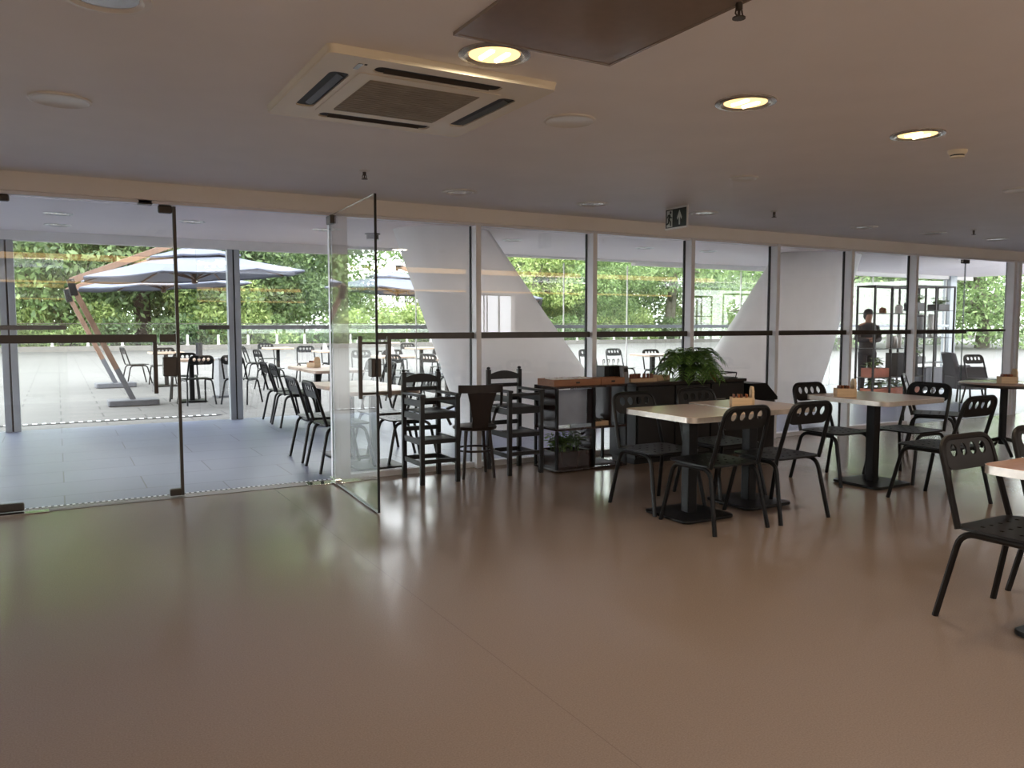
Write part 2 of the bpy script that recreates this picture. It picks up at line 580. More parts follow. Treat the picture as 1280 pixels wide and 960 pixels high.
edges = [2.18] + [x - 0.03 for x in mx[1:]]
wins = []
for i in range(len(mx) - 1):
    w = struct(pane('window_%d' % (i + 1), mx[i] + (0.08 if i == 0 else 0.03), mx[i + 1] - 0.03, 6.752, 0.05, HZ - 0.022, M['glass']))
    b = MB().box(mx[i] + (0.08 if i == 0 else 0.027), mx[i + 1] - 0.027, 6.69, 6.735, 1.225, 1.282)
    b.build('crash_bar', M['bronze'], w, bevel=0.004, smooth=0)
    wins.append(w)
w = struct(pane('window_7', 10.02, 11.23, 6.752, 0.01, HZ - 0.022, M['glass']))
MB().box(10.02, 11.23, 6.69, 6.735, 1.225, 1.282).build('crash_bar', M['bronze'], w, bevel=0.004, smooth=0)
w = struct(pane('window_8', 11.25, 12.28, 6.752, 0.01, HZ - 0.022, M['glass']))
MB().box(11.27, 12.2, 6.69, 6.735, 1.25, 1.285).build('crash_bar', M['bronze'], w, bevel=0.004, smooth=0)
MB().box(11.17, 11.31, 6.735, 6.785, HZ - 0.075, HZ - 0.022).build('patch_fitting', M['bronze'], w, bevel=0.006, smooth=0)
t = struct(MB().box(12.29, 12.36, 6.645, 6.775, 0, HZ).box(12.42, 12.49, 6.645, 6.775, 0, HZ).build('trim_mullion', M['alu'], bevel=0.003, smooth=0))
w = struct(pane('window_9', 12.5, 14.98, 6.752, 0.01, HZ - 0.022, M['glass']))
w = struct(pane('window_10', -6.0, -0.43, 6.700, 0.01, HZ - 0.022, M['glass']))

# closed glass door leaf
d = struct(pane('door_1', -0.42, 0.80, 6.700, 0.012, HZ - 0.03, M['doorglass'], 0.012))
MB().box(0.802, 0.826, 6.690, 6.722, 0.012, HZ - 0.03).build('edge_seal', M['bronze'], d, bevel=0.003, smooth=0)
MB().box(-0.40, 0.655, 6.620, 6.650, 1.222, 1.282).build('push_bar', M['bronze'], d, bevel=0.004, smooth=0)
mb = MB().box(0.675, 0.79, 6.620, 6.650, 1.222, 1.282).box(0.72, 0.74, 6.65, 6.70, 1.24, 1.27)
mb.build('push_bar', M['bronze'], d, bevel=0.004, smooth=0)
mb = MB().box(0.625, 0.655, 6.612, 6.642, 0.83, 1.222).box(0.632, 0.648, 6.642, 6.70, 0.87, 0.885)
mb.build('pull_handle', M['bronze'], d, bevel=0.004, smooth=0)
MB().box(0.70, 0.80, 6.672, 6.742, 0.955, 1.105).build('lock_box', M['bronze'], d, bevel=0.008, smooth=0)
for (x0, x1, z0, z1) in ((-0.42, -0.26, HZ - 0.07, HZ - 0.022), (0.70, 0.80, HZ - 0.085, HZ - 0.025), (-0.45, -0.255, 0.012, 0.072), (0.72, 0.81, 0.012, 0.068)):
    MB().box(x0, x1, 6.680, 6.732, z0, z1).build('patch_fitting', M['bronze'], d, bevel=0.012, smooth=0)
MB().box(-0.42, -0.10, 6.60, 6.68, 0.0005, 0.010).build('floor_spring_plate', M['chrome'], d, bevel=0.002, smooth=0)
MB().box(0.56, 0.66, 6.66, 6.74, HZ - 0.03, HZ + 0.02).build('track_stop', M['bronze'], d, bevel=0.004, smooth=0)

# open glass door leaf, swung into the room
dr = bpy.data.objects.new('door_2', None)
COL.objects.link(dr)
dr.location = (2.015, 6.66, 0)
dr.rotation_euler = (0, 0, R(-93.0))
struct(dr)
g = MB()
L = 1.29
vs = [(0, 0, 0.012), (L, 0, 0.012), (L, 0.012, 0.012), (0, 0.012, 0.012), (0, 0, 2.265), (L, 0, 2.265), (L, 0.012, 2.265), (0, 0.012, 2.265)]
g.add(vs, [(0, 1, 5, 4), (2, 3, 7, 6)], 0)
g.add(vs, [(3, 2, 1, 0), (4, 5, 6, 7), (1, 2, 6, 5), (3, 0, 4, 7)], 1)
g.build('glass_leaf', [M['doorglass'], M['glassedge']], dr, smooth=0)
MB().box(L + 0.0005, L + 0.010, -0.002, 0.014, 0.012, 2.265).build('edge_seal', M['gasket'], dr, smooth=0)
for sgn in (-1, 1):
    y0 = -0.115 if sgn < 0 else 0.098
    mb = MB().box(L - 0.06, L - 0.035, y0, y0 + 0.028, 0.83, 1.275)
    for z in (0.865, 1.225):
        mb.box(L - 0.055, L - 0.040, min(y0 + 0.014, 0.006), max(y0 + 0.014, 0.006), z - 0.008, z + 0.008)
    mb.build('pull_handle', M['bronze'], dr, bevel=0.004, smooth=0)
MB().box(L - 0.10, L - 0.004, -0.03, 0.042, 0.985, 1.115).build('lock_box', M['bronze'], dr, bevel=0.008, smooth=0)
MB().box(-0.02, 0.12, -0.02, 0.032, HZ - 0.10, HZ - 0.03).build('patch_fitting', M['bronze'], dr, bevel=0.006, smooth=0)
MB().box(-0.03, 0.16, -0.02, 0.032, 0.010, 0.055).build('patch_fitting', M['chrome'], dr, bevel=0.006, smooth=0)
MB().box(0.16, L, -0.004, 0.016, 0.010, 0.018).build('bottom_seal', M['alud'], dr, smooth=0)
MB().box(-0.065, 0.065, -0.22, 0.24, 0.0005, 0.008).build('floor_spring_plate', M['chrome'], dr, bevel=0.002, smooth=0)

# outer glass line of the gallery
for x in (-0.53, 2.19):
    mb = MB().box(x - 0.085, x - 0.01, OY - 0.06, OY + 0.06, 0, GZ - 0.125).box(x + 0.01, x + 0.085, OY - 0.06, OY + 0.06, 0, GZ - 0.125)
    o = struct(mb.build('trim_outer_post', M['alud'], bevel=0.004, smooth=0))
    struct(MB().box(x - 0.0095, x + 0.0095, OY - 0.04, OY + 0.04, 0, GZ - 0.125).build('gasket', M['gasket'], o, smooth=0))
struct(MB().box(19.0, 19.25, OY - 0.1, OY + 0.1, 0, GZ).build('trim_outer_post', M['alud'], bevel=0.004, smooth=0))
ox = [-6, -4.6, -3.23, -1.87, -0.62, 0.10, None, 1.70, 2.105, None, 2.275, 3.62, 4.98, 6.40, 7.79, 9.19, 10.6, 12.07, 13.45, 14.8, 16.2, 17.6, 18.98]
k = 11
for a, b in zip(ox[:-1], ox[1:]):
    if a is None or b is None:
        continue
    w = struct(pane('window_%d' % k, a + 0.004, b - 0.004, OY - 0.006, 0.01, GZ - 0.13, M['glass'], 0.012))
    if a >= 2.2:
        struct(MB().box(b - 0.012, b + 0.004, OY - 0.012, OY + 0.012, 0.01, GZ - 0.1).build('joint_strip', M['white'], w, smooth=0))
    MB().box(a, b, OY - 0.10, OY - 0.06, 1.285, 1.345).build('rail', M['bronze'] if a < 2 else M['alud'], w, bevel=0.004, smooth=0)
    k += 1
for x in (0.02, 1.80):
    pass

# leaning concrete columns in the gallery (a V of two)
def leaning_column(name, prof, y, dep):
    """prof: list of (z, x_left, x_right)"""
    n = 28; vs = []; fs = []
    for (z, xl, xr) in prof:
        cx = (xl + xr) / 2; rx = (xr - xl) / 2
        for q in range(n):
            a = 2 * PI * q / n
            vs.append((cx + rx * math.cos(a), y + dep * math.sin(a), z))
    for i in range(len(prof) - 1):
        for q in range(n):
            q2 = (q + 1) % n
            fs.append((i * n + q, i * n + q2, (i + 1) * n + q2, (i + 1) * n + q))
    fs.append(tuple(reversed(range(n)))); fs.append(tuple((len(prof) - 1) * n + q for q in range(n)))
    return MB().add(vs, fs).build(name, M['concrete'], smooth=60)
tag(leaning_column('leaning_column', [(0, 4.56, 7.02), (0.66, 4.32, 6.47), (1.6, 3.98, 5.66), (GZ, 3.64, 4.88)], 9.3, 0.55),
    'massive pale concrete column leaning left at its top, behind the high chairs', 'column', 'leaning gallery columns')
tag(leaning_column('leaning_column', [(0, 8.15, 11.1), (0.7, 8.80, 11.42), (1.5, 9.50, 11.70), (2.23, 10.13, 12.0), (GZ, 10.38, 12.1)], 9.3, 0.55),
    'massive pale concrete column leaning right at its top, behind the palm', 'column', 'leaning gallery columns')

# ------------------------------------------------------------------ ceiling fittings
def downlight(loc, lit, label, name='recessed_downlight', r=0.115, mats=None):
    t = thing(name, label, 'ceiling light', loc, 0, 'recessed ceiling lights')
    prof = [(r + 0.028, 0), (r + 0.028, -0.006), (r + 0.004, -0.010), (r - 0.006, -0.004), (r - 0.012, -0.0005)]
    MB().lathe(prof, 32).build('rim', M['reflector'] if lit else M['white'], t)
    if lit:
        MB().lathe([(r - 0.013, -0.0015), (0.0, -0.0016)], 28).build('glowing_reflector', M['warmlamp'], t)
        for sx in (-1, 1):
            MB().tube([(sx * 0.035, -0.05, -0.004), (sx * 0.035, 0.05, -0.004)], 0.011, 8).build('lamp_tube', M['warmrim'], t)
    else:
        MB().lathe([(r - 0.013, -0.0015), (0.0, -0.003)], 28).build('reflector', M['reflector'], t)
    return t
lights_in = [
    ((1.539, 2.849), True, 'lit warm recessed downlight beside the air conditioner'),
    ((2.911, 2.856), True, 'lit warm recessed downlight, middle of the three lit ones'),
    ((4.235, 2.850), True, 'lit warm recessed downlight beside the smoke detector'),
    ((0.173, 2.98), False, 'unlit recessed downlight cut by the top edge, left of the air conditioner'),
    ((2.855, 5.880), False, 'unlit recessed downlight near the glass wall, above the two high chairs'),
    ((4.160, 5.880), False, 'unlit recessed downlight near the glass wall, left of the exit sign'),
    ((5.417, 5.830), False, 'unlit recessed downlight immediately right of the exit sign'),
    ((7.746, 5.807), False, 'unlit recessed downlight by the glass wall, above the right leaning column'),
    ((8.949, 5.780), False, 'unlit recessed downlight by the glass wall, left of the rightmost sprinkler'),
    ((10.276, 5.801), False, 'unlit recessed downlight by the glass wall, farthest right of the row'),
]
for (x, y), lit, lb in lights_in:
    downlight((x, y, CZ), lit, lb)
for i, (x, y, lb) in enumerate([(0.055, 9.86, 'recessed gallery downlight seen above the left glass door, nearer the room'),
                  (0.048, 10.97, 'recessed gallery downlight seen above the left glass door, nearer the terrace'),
                  (1.387, 9.867, 'recessed gallery downlight seen above the white parasols'),
                  (2.928, 9.887, 'recessed gallery downlight seen beside the open door hinge'),
                  (5.57, 9.80, 'recessed gallery downlight right of the left leaning column'),
                  (7.935, 9.815, 'recessed gallery downlight left of the exit sign, beyond the glass'),
                  (9.168, 9.74, 'recessed gallery downlight below the exit sign, beyond the glass')]):
    downlight((x, y, GZ), False, lb)

def speaker(x, y, lb, r=0.135):
    t = thing('ceiling_speaker', lb, 'speaker', (x, y, CZ), 0, 'round ceiling speakers')
    MB().lathe([(r, 0), (r, -0.008), (r - 0.012, -0.012), (r - 0.02, -0.008)], 36).build('rim', M['white'], t)
    MB().lathe([(r - 0.02, -0.006), (0, -0.007)], 32).build('grille', M['bulk'], t)
speaker(0.051, 4.418, 'round flush ceiling speaker at far left above the glass door')
speaker(2.361, 3.549, 'round flush ceiling speaker right of the air conditioner')
speaker(4.377, 4.293, 'round flush ceiling speaker in front of the exit sign', 0.10)
speaker(6.662, 3.592, 'round flush ceiling speaker cut by the right edge', 0.12)

def sprinkler(x, y, lb):
    t = thing('ceiling_sprinkler', lb, 'sprinkler', (x, y, CZ), 0, 'ceiling sprinklers')
    MB().lathe([(0.035, 0.002), (0.035, -0.004), (0.012, -0.010)], 16).build('cover_plate', M['white'], t)
    mb = MB().lathe([(0.012, -0.008), (0.012, -0.03), (0.005, -0.035), (0.005, -0.055), (0.022, -0.056), (0.022, -0.060)], 12)
    mb.tube([(-0.012, 0, -0.03), (-0.016, 0, -0.045), (-0.004, 0, -0.056)], 0.003, 6).tube([(0.012, 0, -0.03), (0.016, 0, -0.045), (0.004, 0, -0.056)], 0.003, 6)
    mb.build('sprinkler_head', M['bronze'], t)
sprinkler(1.891, 5.40, 'small pendent fire sprinkler above the open glass door')
sprinkler(5.905, 5.40, 'small pendent fire sprinkler right of the exit sign')
sprinkler(9.015, 5.34, 'small pendent fire sprinkler at far right of the ceiling')
sprinkler(1.985, 1.985, 'dark sprinkler at the top edge beside the glossy ceiling panel')

t = thing('smoke_detector', 'small cream dome smoke detector near the rightmost lit downlight', 'smoke detector', (4.834, 2.985, CZ))
MB().lathe([(0.055, 0), (0.055, -0.012), (0.050, -0.02), (0.044, -0.028)], 24).build('base', M['cream'], t)
MB().lathe([(0.040, -0.028), (0.036, -0.036)], 24).build('dark_slot', M['dark'], t)
MB().lathe([(0.042, -0.036), (0.038, -0.044), (0.0, -0.050)], 24).build('cap', M['cream'], t)

# cassette air conditioner
ac = thing('air_conditioner', 'square cream ceiling cassette air conditioner with four dark louvre slots', 'air conditioner', (1.443, 3.55, CZ))
ac.scale = (1, 1, 0.75)
W = 0.512
def slot_loop(cx, cy, w, d, r): return list(reversed(rr2(cx, cy, w, d, r, 4)))
slots = [(0, 0.395, 0.58, 0.085), (0, -0.395, 0.58, 0.085), (0.395, 0, 0.085, 0.58), (-0.395, 0, 0.085, 0.58)]
mb = MB()
holed_plate(mb, rr2(0, 0, 2 * W, 2 * W, 0.03), [slot_loop(*s_, 0.03) for s_ in slots], lambda u, v, w_: (u, v, -0.045 + w_), 0.010)
mb.prism([(x, y, -0.035) for x, y in rr2(0, 0, 2 * W + 0.004, 2 * W + 0.004, 0.03)], (0, 0, 0.006))
# tapered skirt up to the ceiling
n_ = len(rr2(0, 0, 1, 1, 0.1)); lo = rr2(0, 0, 2 * W, 2 * W, 0.03); hi = rr2(0, 0, 2 * W + 0.012, 2 * W + 0.012, 0.03)
mb.add([(x, y, -0.036) for x, y in lo] + [(x, y, -0.0005) for x, y in hi], [(i, i + n_, (i + 1) % n_ + n_, (i + 1) % n_) for i in range(n_)])
mb.build('panel', M['cream'], ac, smooth=30)
for (cx, cy, w_, d_) in slots:
    mb = MB().rrect(cx, cy, w_ * 0.98, d_ * 0.98, 0.03, -0.0365, -0.035)
    v_ = mb.build('vent_slot', M['dark'], ac)
    if w_ > d_:
        l_ = MB().obox((cx - w_ * 0.42, cy + 0.008, -0.040), (cx + w_ * 0.42, cy + 0.008, -0.040), 0.035, 0.004, (0, 0.5, 1))
    else:
        l_ = MB().obox((cx + 0.008, cy - d_ * 0.42, -0.040), (cx + 0.008, cy + d_ * 0.42, -0.040), 0.035, 0.004, (0.5, 0, 1))
    l_.build('louvre', M['bronze'], v_)
mb = MB().rrect(0, 0, 0.66, 0.66, 0.01, -0.049, -0.0452)
mb.build('intake_frame', M['cream'], ac)
mb = MB().rrect(0, 0, 0.52, 0.52, 0.006, -0.0502, -0.0490)
for i in range(17):
    y = -0.25 + i * 0.03125
    mb.box(-0.255, 0.255, y, y + 0.018, -0.0530, -0.0502)
mb.build('intake_grille', M['creamdirty'], ac, smooth=0)
MB().rrect(-0.36, -0.40, 0.02, 0.075, 0.004, -0.0475, -0.0451).build('label_plate', M['steel'], ac)
MB().box(-0.345, -0.335, -0.44, -0.43, -0.048, -0.0451).build('sensor', M['dark'], ac, smooth=0)
# glossy taupe ceiling panel
t = thing('ceiling_panel', 'glossy taupe rectangular panel fixed flat on the ceiling at the top edge', 'ceiling panel', (1.645, 1.80, CZ))
MB().box(-0.34, 0.34, -0.895, 0.895, -0.010, -0.0005).build('panel_body', M['hatch'], t, bevel=0.003, smooth=0)
mb = MB().box(-0.352, -0.3401, -0.91, 0.91, -0.013, -0.0005).box(0.3401, 0.352, -0.91, 0.91, -0.013, -0.0005).box(-0.34, 0.34, 0.8951, 0.91, -0.013, -0.0005).box(-0.34, 0.34, -0.91, -0.8951, -0.013, -0.0005)
mb.build('edge_frame', M['hatch'], t, smooth=0)

# exit sign (plane runs along y, read from the left)
ex = thing('exit_sign', 'dark green hanging exit sign with running man and up arrow', 'exit sign', (4.91, 5.634, 2.315))
MB().box(0, 0.012, -0.150, 0.150, -0.095, 0.1045).build('frame', M['white'], ex, bevel=0.004, smooth=0)
MB().box(-0.004, 0.0005, -0.136, 0.136, -0.079, 0.086).build('face', M['signgreen'], ex, smooth=0)
def U(u, v, x=-0.006): return (x, 0.15 - u, -0.095 + v)          # u to the right as read, v upward
MB().prism([U(0.030, 0.022), U(0.105, 0.022), U(0.105, 0.170), U(0.030, 0.170)], (0.002, 0, 0)).build('pictogram_door', M['signlight'], ex, smooth=0)
man = MB()
def stroke(a, b, w):
    a = Vector((a[0], a[1])); b = Vector((b[0], b[1])); d_ = (b - a).normalized(); n2 = Vector((-d_.y, d_.x)) * w / 2
    q = [a + n2, b + n2, b - n2, a - n2]
    man.prism([U(p.x, p.y, -0.009) for p in q], (0.003, 0, 0))
man.prism([U(0.082 + 0.012 * math.cos(2 * PI * i / 12), 0.152 + 0.013 * math.sin(2 * PI * i / 12), -0.009) for i in range(12)], (0.003, 0, 0))
stroke((0.072, 0.135), (0.060, 0.085), 0.022)
stroke((0.072, 0.134), (0.050, 0.128), 0.010); stroke((0.051, 0.130), (0.040, 0.105), 0.010)
stroke((0.074, 0.130), (0.086, 0.105), 0.010); stroke((0.085, 0.107), (0.103, 0.104), 0.010)
stroke((0.064, 0.090), (0.084, 0.066), 0.012); stroke((0.083, 0.070), (0.084, 0.030), 0.012)
stroke((0.058, 0.090), (0.055, 0.058), 0.012); stroke((0.056, 0.060), (0.030, 0.048), 0.012)
man.build('running_man', M['signgreen'], ex, smooth=0)
ar = [(0.192, 0.035), (0.208, 0.035), (0.208, 0.105), (0.226, 0.082), (0.232, 0.100), (0.200, 0.165), (0.168, 0.100), (0.174, 0.082), (0.192, 0.105)]
a1 = MB().prism([U(0.192, 0.035), U(0.208, 0.035), U(0.208, 0.120), U(0.192, 0.120)], (0.002, 0, 0))
a1.prism([U(0.200, 0.165), U(0.168, 0.100), U(0.172, 0.080), U(0.200, 0.118)], (0.002, 0, 0))
a1.prism([U(0.200, 0.165), U(0.232, 0.100), U(0.228, 0.080), U(0.200, 0.118)], (0.002, 0, 0))
a1.build('arrow', M['signlight'], ex, smooth=0)

# camera-like heater fitting under the gallery ceiling
t = thing('security_camera', 'small dark fitting under the gallery ceiling behind the open door', 'camera', (3.6, 10.0, GZ))
MB().lathe([(0.10, 0), (0.10, -0.012), (0.04, -0.018)], 20).build('ceiling_plate', M['bronze'], t)
MB().rrect(0, 0, 0.14, 0.10, 0.02, -0.075, -0.016).build('housing', M['bronze'], t)
MB().lathe([(0.085, -0.076), (0.085, -0.085), (0.0, -0.09)], 20).build('lens_cover', M['white'], t)

# bar counter bulkhead behind the camera whose warm strips mirror in the glass
struct(MB().box(-6, 15, -2.39, -1.55, 2.02, CZ - 0.001).build('wall_bulkhead', M['wall'], smooth=0))
struct(MB().box(-5.0, 13.0, -1.549, -1.530, 2.022, 2.056).build('trim_light_strip', M['strip'], smooth=0))
mb = MB().box(-5.0, 13.0, -0.135, -0.065, 2.385, 2.40, 0).box(-5.0, 13.0, -0.13, -0.07, 2.295, 2.384, 1)
for x in (-4, 0.5, 5, 9, 12.5):
    mb.box(x - 0.01, x + 0.01, -0.11, -0.09, 2.4001, CZ, 0)
struct(mb.build('trim_linear_lamp', [M['bronze'], M['strip']], smooth=0))

# ------------------------------------------------------------------ chairs
def bend(pts, rad, n=5):
    """round the inner corners of a polyline"""
    pts = [Vector(p) for p in pts]; out = [pts[0]]
    for i in range(1, len(pts) - 1):
        a = (pts[i - 1] - pts[i]); b = (pts[i + 1] - pts[i])
        r = min(rad, a.length * 0.48, b.length * 0.48)
        p0 = pts[i] + a.normalized() * r; p2 = pts[i] + b.normalized() * r
        for k in range(n + 1):
            t_ = k / n
            out.append(p0 * (1 - t_) ** 2 + pts[i] * 2 * t_ * (1 - t_) + p2 * t_ ** 2)
    out.append(pts[-1])
    return out


def make_chair(m, name='cafe_chair'):
    t = thing(name, 'x', 'chair')
    mb = MB()
    holes = []
    for i in range(5):
        for j in range(4):
            holes.append(oval(-0.14 + i * 0.07, -0.115 + j * 0.085, 0.011, 0.011, 8))
    outl = rr2(0, 0.015, 0.45, 0.43, 0.06, 5)
    holed_plate(mb, outl, holes, lambda u, v, w: (u, v, 0.428 + w + 0.010 * (u / 0.22) ** 2 * 0), 0.012)
    mb.build('seat', m, t)
    for s in (-1, 1):
        p = [(s * 0.238, -0.262, 0.0), (s * 0.205, -0.175, 0.412), (s * 0.205, 0.175, 0.412), (s * 0.238, 0.268, 0.0)]
        q = bend(p, 0.07)
        h = len(q) // 2
        mid = q[h - 1].lerp(q[h], 0.5)
        # rear leg and front leg of the bent side tube meet halfway along the rail
        MB().tube(q[:h] + [mid], 0.0150, 8).build('leg', m, t)
        MB().tube([mid] + q[h:], 0.0150, 8).build('leg', m, t)
    p = [(-0.212, -0.185, 0.425), (-0.196, -0.300, 0.825), (0.196, -0.300, 0.825), (0.212, -0.185, 0.425)]
    MB().tube(bend(p, 0.085, 7), 0.0145, 8).build('back_frame', m, t)
    mb = MB()
    # back panel follows the lean of the frame
    def tf(u, v, w):
        k = (v - 0.425) / 0.40
        return (u, -0.185 - 0.115 * k + w - 0.004, v)
    out = []
    for (u, v) in rr2(0, 0.752, 0.388, 0.146, 0.055, 5):
        out.append((u, v))
    hl = [oval(-0.115 + i * 0.0767, 0.768, 0.026, 0.030, 14) for i in range(4)]
    holed_plate(mb, out, hl, tf, 0.009)
    mb.build('backrest', m, t)
    return t


CH = Proto(make_chair(M['black']))
CHB = Proto(make_chair(M['brownblack']))
G1 = 'black perforated metal chairs inside'
FY, BY, FX, BX = 0.0, PI, -PI / 2, PI / 2    # facing +y, -y, +x, -x
CH.place(3.85, 3.99, FY, 'black metal chair with its back to us at the nearest full table', G1)
CH.place(4.44, 3.98, FY, 'black metal chair beside the one with its back to us, at the double table', G1)
CH.place(3.86, 4.60, BY, 'black metal chair at the left far side of the double table, by the console', G1)
CH.place(4.55, 4.66, BY, 'black metal chair mostly hidden behind the double table, in front of the palm', G1)
CH.place(5.86, 4.62, BY, 'black metal chair on the window side of the table before the right leaning column', G1)
CH.place(6.50, 4.36, BX, 'black metal chair at the right end of the table in the middle distance', G1)
CH.place(5.87, 3.66, FY, 'black metal chair drawn up to the near side of the middle distance table', G1)
CHB.place(3.76, 1.93, BY, 'dark brown metal chair nearest to us, tucked under the table cut by the right edge', G1)
CHB.place(4.42, 1.96, BY, 'dark brown metal chair cut by the right edge behind the nearest table', G1)
CH.place(7.90, 5.02, R(-150), 'black metal chair at the left of the round table by the glass wall', G1)
CH.place(8.95, 4.15, R(70), 'black metal chair tucked under the round table, its seat cut by the right edge', G1)

G2 = 'metal chairs in the gallery'
CH.place(2.77, 11.38, FX, 'grey lit metal chair in the gallery facing right, farthest of the row of four', G2)
CH.place(2.75, 10.74, FX, 'grey lit metal chair in the gallery facing right, second farthest of the row of four', G2)
CH.place(2.30, 7.98, FX, 'metal chair in the gallery facing right, second nearest of the row of four', G2)
CH.place(2.29, 7.33, FX, 'metal chair in the gallery facing right, nearest one beside the door post', G2)
CH.place(2.96, 7.36, BX, 'metal chair just behind the glass, left of the first high chair', G2)
CH.place(2.98, 8.02, BX, 'metal chair behind the glass one place beyond the chair next to the high chair', G2)
CH.place(3.75, 11.35, BX, 'metal chair across the far gallery table, facing left, seen through the open door', G2)
CH.place(3.75, 10.55, BX, 'metal chair across the nearer half of the far gallery table, seen through the open door', G2)
CH.place(13.62, 7.75, R(165), 'black metal chair beyond the glass at far right with trees behind it', G2)

G3 = 'metal chairs on the terrace'
def px_chair(x, y, deg, lb): CH.place(x, y, R(deg), lb, G3)
px_chair(2.02, 14.42, 10, 'dark metal chair on the terrace beside the left post, back toward us')
px_chair(1.95, 15.30, 170, 'dark metal chair on the terrace facing us across the table by the left post')
px_chair(2.02, 19.45, 5, 'dark metal chair farther out on the terrace at the table beyond the parasol feet')
px_chair(1.55, 20.2, -80, 'dark metal chair at the far left side of the table beyond the parasol feet')
px_chair(2.72, 14.20, -40, 'thin metal chair standing just right of the left outer post')
px_chair(4.15, 19.8, -90, 'metal chair on the terrace facing right, second row right of the outer post')
px_chair(3.85, 17.0, -80, 'metal chair on the terrace facing right, middle of the rows right of the outer post')
px_chair(4.9, 21.9, 180, 'metal chair far out on the terrace facing us behind a table')
px_chair(5.15, 18.9, 175, 'metal chair on the terrace facing us, behind the white napkin stand')
px_chair(5.75, 18.8, 185, 'metal chair on the terrace facing us, right of the napkin stands')
px_chair(5.30, 15.2, 180, 'metal chair on the terrace facing us behind the reddish table')
px_chair(5.95, 15.2, 175, 'metal chair on the terrace facing us behind the reddish table, right hand one')
px_chair(9.9, 26.3, 180, 'small far metal chair under the third parasol, left one')
px_chair(8.3, 20.1, 180, 'metal chair under the third parasol with its square back toward the table')
px_chair(7.25, 15.9, 150, 'metal chair beside the left leaning column edge, beyond the glass')
px_chair(5.35, 13.25, -70, 'metal chair above the first high chair back, left of a pair')
px_chair(5.95, 13.1, -70, 'metal chair above the first high chair back, right of a pair')
px_chair(10.4, 13.6, 180, 'grey metal chair seen between the mullions above the napkin dispensers, facing us')
px_chair(10.7, 12.75, 175, 'dark metal chair seen between the mullions left of the palm')
px_chair(9.6, 13.45, 180, 'pale metal chair seen just right of the third mullion')
px_chair(12.6, 13.4, 185, 'pale metal chair partly hidden by the palm fronds')
CH.place(8.15, 9.9, R(20), 'grey metal chair in the gallery between the two leaning columns', G2)

# ------------------------------------------------------------------ tables
def make_table(top, w, d, name='cafe_table', edge=True, h=0.75, base=0.46):
    t = thing(name, 'x', 'table')
    mb = MB().rrect(0, 0, w - 0.006, d - 0.006, 0.07, h - 0.036, h)
    mb.build('tabletop', top, t, bevel=0.002)
    if edge:
        lo = rr2(0, 0, w, d, 0.072); n = len(lo)
        mb = MB()
        inn = rr2(0, 0, w - 0.0058, d - 0.0058, 0.07)
        vs = [(x, y, h - 0.038) for x, y in lo] + [(x, y, h - 0.001) for x, y in lo] + [(x, y, h - 0.038) for x, y in inn] + [(x, y, h - 0.001) for x, y in inn]
        fs = []
        for i in range(n):
            j = (i + 1) % n
            fs += [(i, j, j + n, i + n), (i + n, j + n, j + 3 * n, i + 3 * n), (j, i, i + 2 * n, j + 2 * n)]
        mb.add(vs, fs).build('edge_band', M['tableedge'], t)
    MB().box(-0.04, 0.04, -0.04, 0.04, 0.024, h - 0.05).build('column', M['black'], t, bevel=0.006)
    MB().box(-0.15, 0.15, -0.03, 0.03, h - 0.055, h - 0.037).box(-0.03, 0.03, -0.15, 0.15, h - 0.0555, h - 0.0375).build('top_bracket', M['black'], t, bevel=0.003)
    MB().rrect(0, 0, base, base, 0.05, 0.004, 0.026).build('base_plate', M['black'], t, bevel=0.006)
    for sx in (-1, 1):
        for sy in (-1, 1):
            MB().lathe([(0.02, 0), (0.02, 0.006)], 10, (sx * (base / 2 - 0.05), sy * (base / 2 - 0.05), 0)).build('foot', M['black'], t)
    return t


TB = Proto(make_table(M['tabletop'], 0.64, 0.735))
G4 = 'rectangular café tables inside'
TB.place(3.875, 4.265, 0, 'beige café table with metal edge, nearest full one, front half of the double table', G4)
TB.place(4.525, 4.325, 0, 'beige café table standing against the right of the nearest full one', G4, 0.006)
tc = make_table(M['tabletop'], 0.80, 0.80); tc['label'] = 'square beige café table in the middle distance before the right leaning column'
tc.location = (6.00, 4.345, 0); tc['group'] = G4
te = make_table(M['tablewood'], 0.74, 0.735, base=0.52); te['label'] = 'reddish laminate café table cut by the right edge, nearest to us'
te.location = (3.845, 1.63, 0); te['group'] = G4
# round table with star foot
rt = thing('round_table', 'round dark edged café table with star foot at the right by the glass wall', 'table', (8.60, 4.70, 0))
MB().lathe([(0.40, 0.708), (0.425, 0.712), (0.425, 0.742), (0.415, 0.748), (0, 0.75)], 48).build('tabletop', M['tabletop'], rt)
MB().lathe([(0.426, 0.712), (0.4275, 0.714), (0.4275, 0.738), (0.426, 0.740)], 48).build('edge_band', M['darkwood'], rt)
MB().lathe([(0.036, 0.10), (0.036, 0.70), (0.12, 0.707)], 20).build('column', M['black'], rt)
for k in range(4):
    a = PI / 4 + k * PI / 2
    p = [(0, 0, 0.16), (0.10 * math.cos(a), 0.10 * math.sin(a), 0.14), (0.32 * math.cos(a), 0.32 * math.sin(a), 0.018)]
    MB().tube(bend(p, 0.05), 0.022, 8, r1=0.016).build('leg', M['black'], rt)

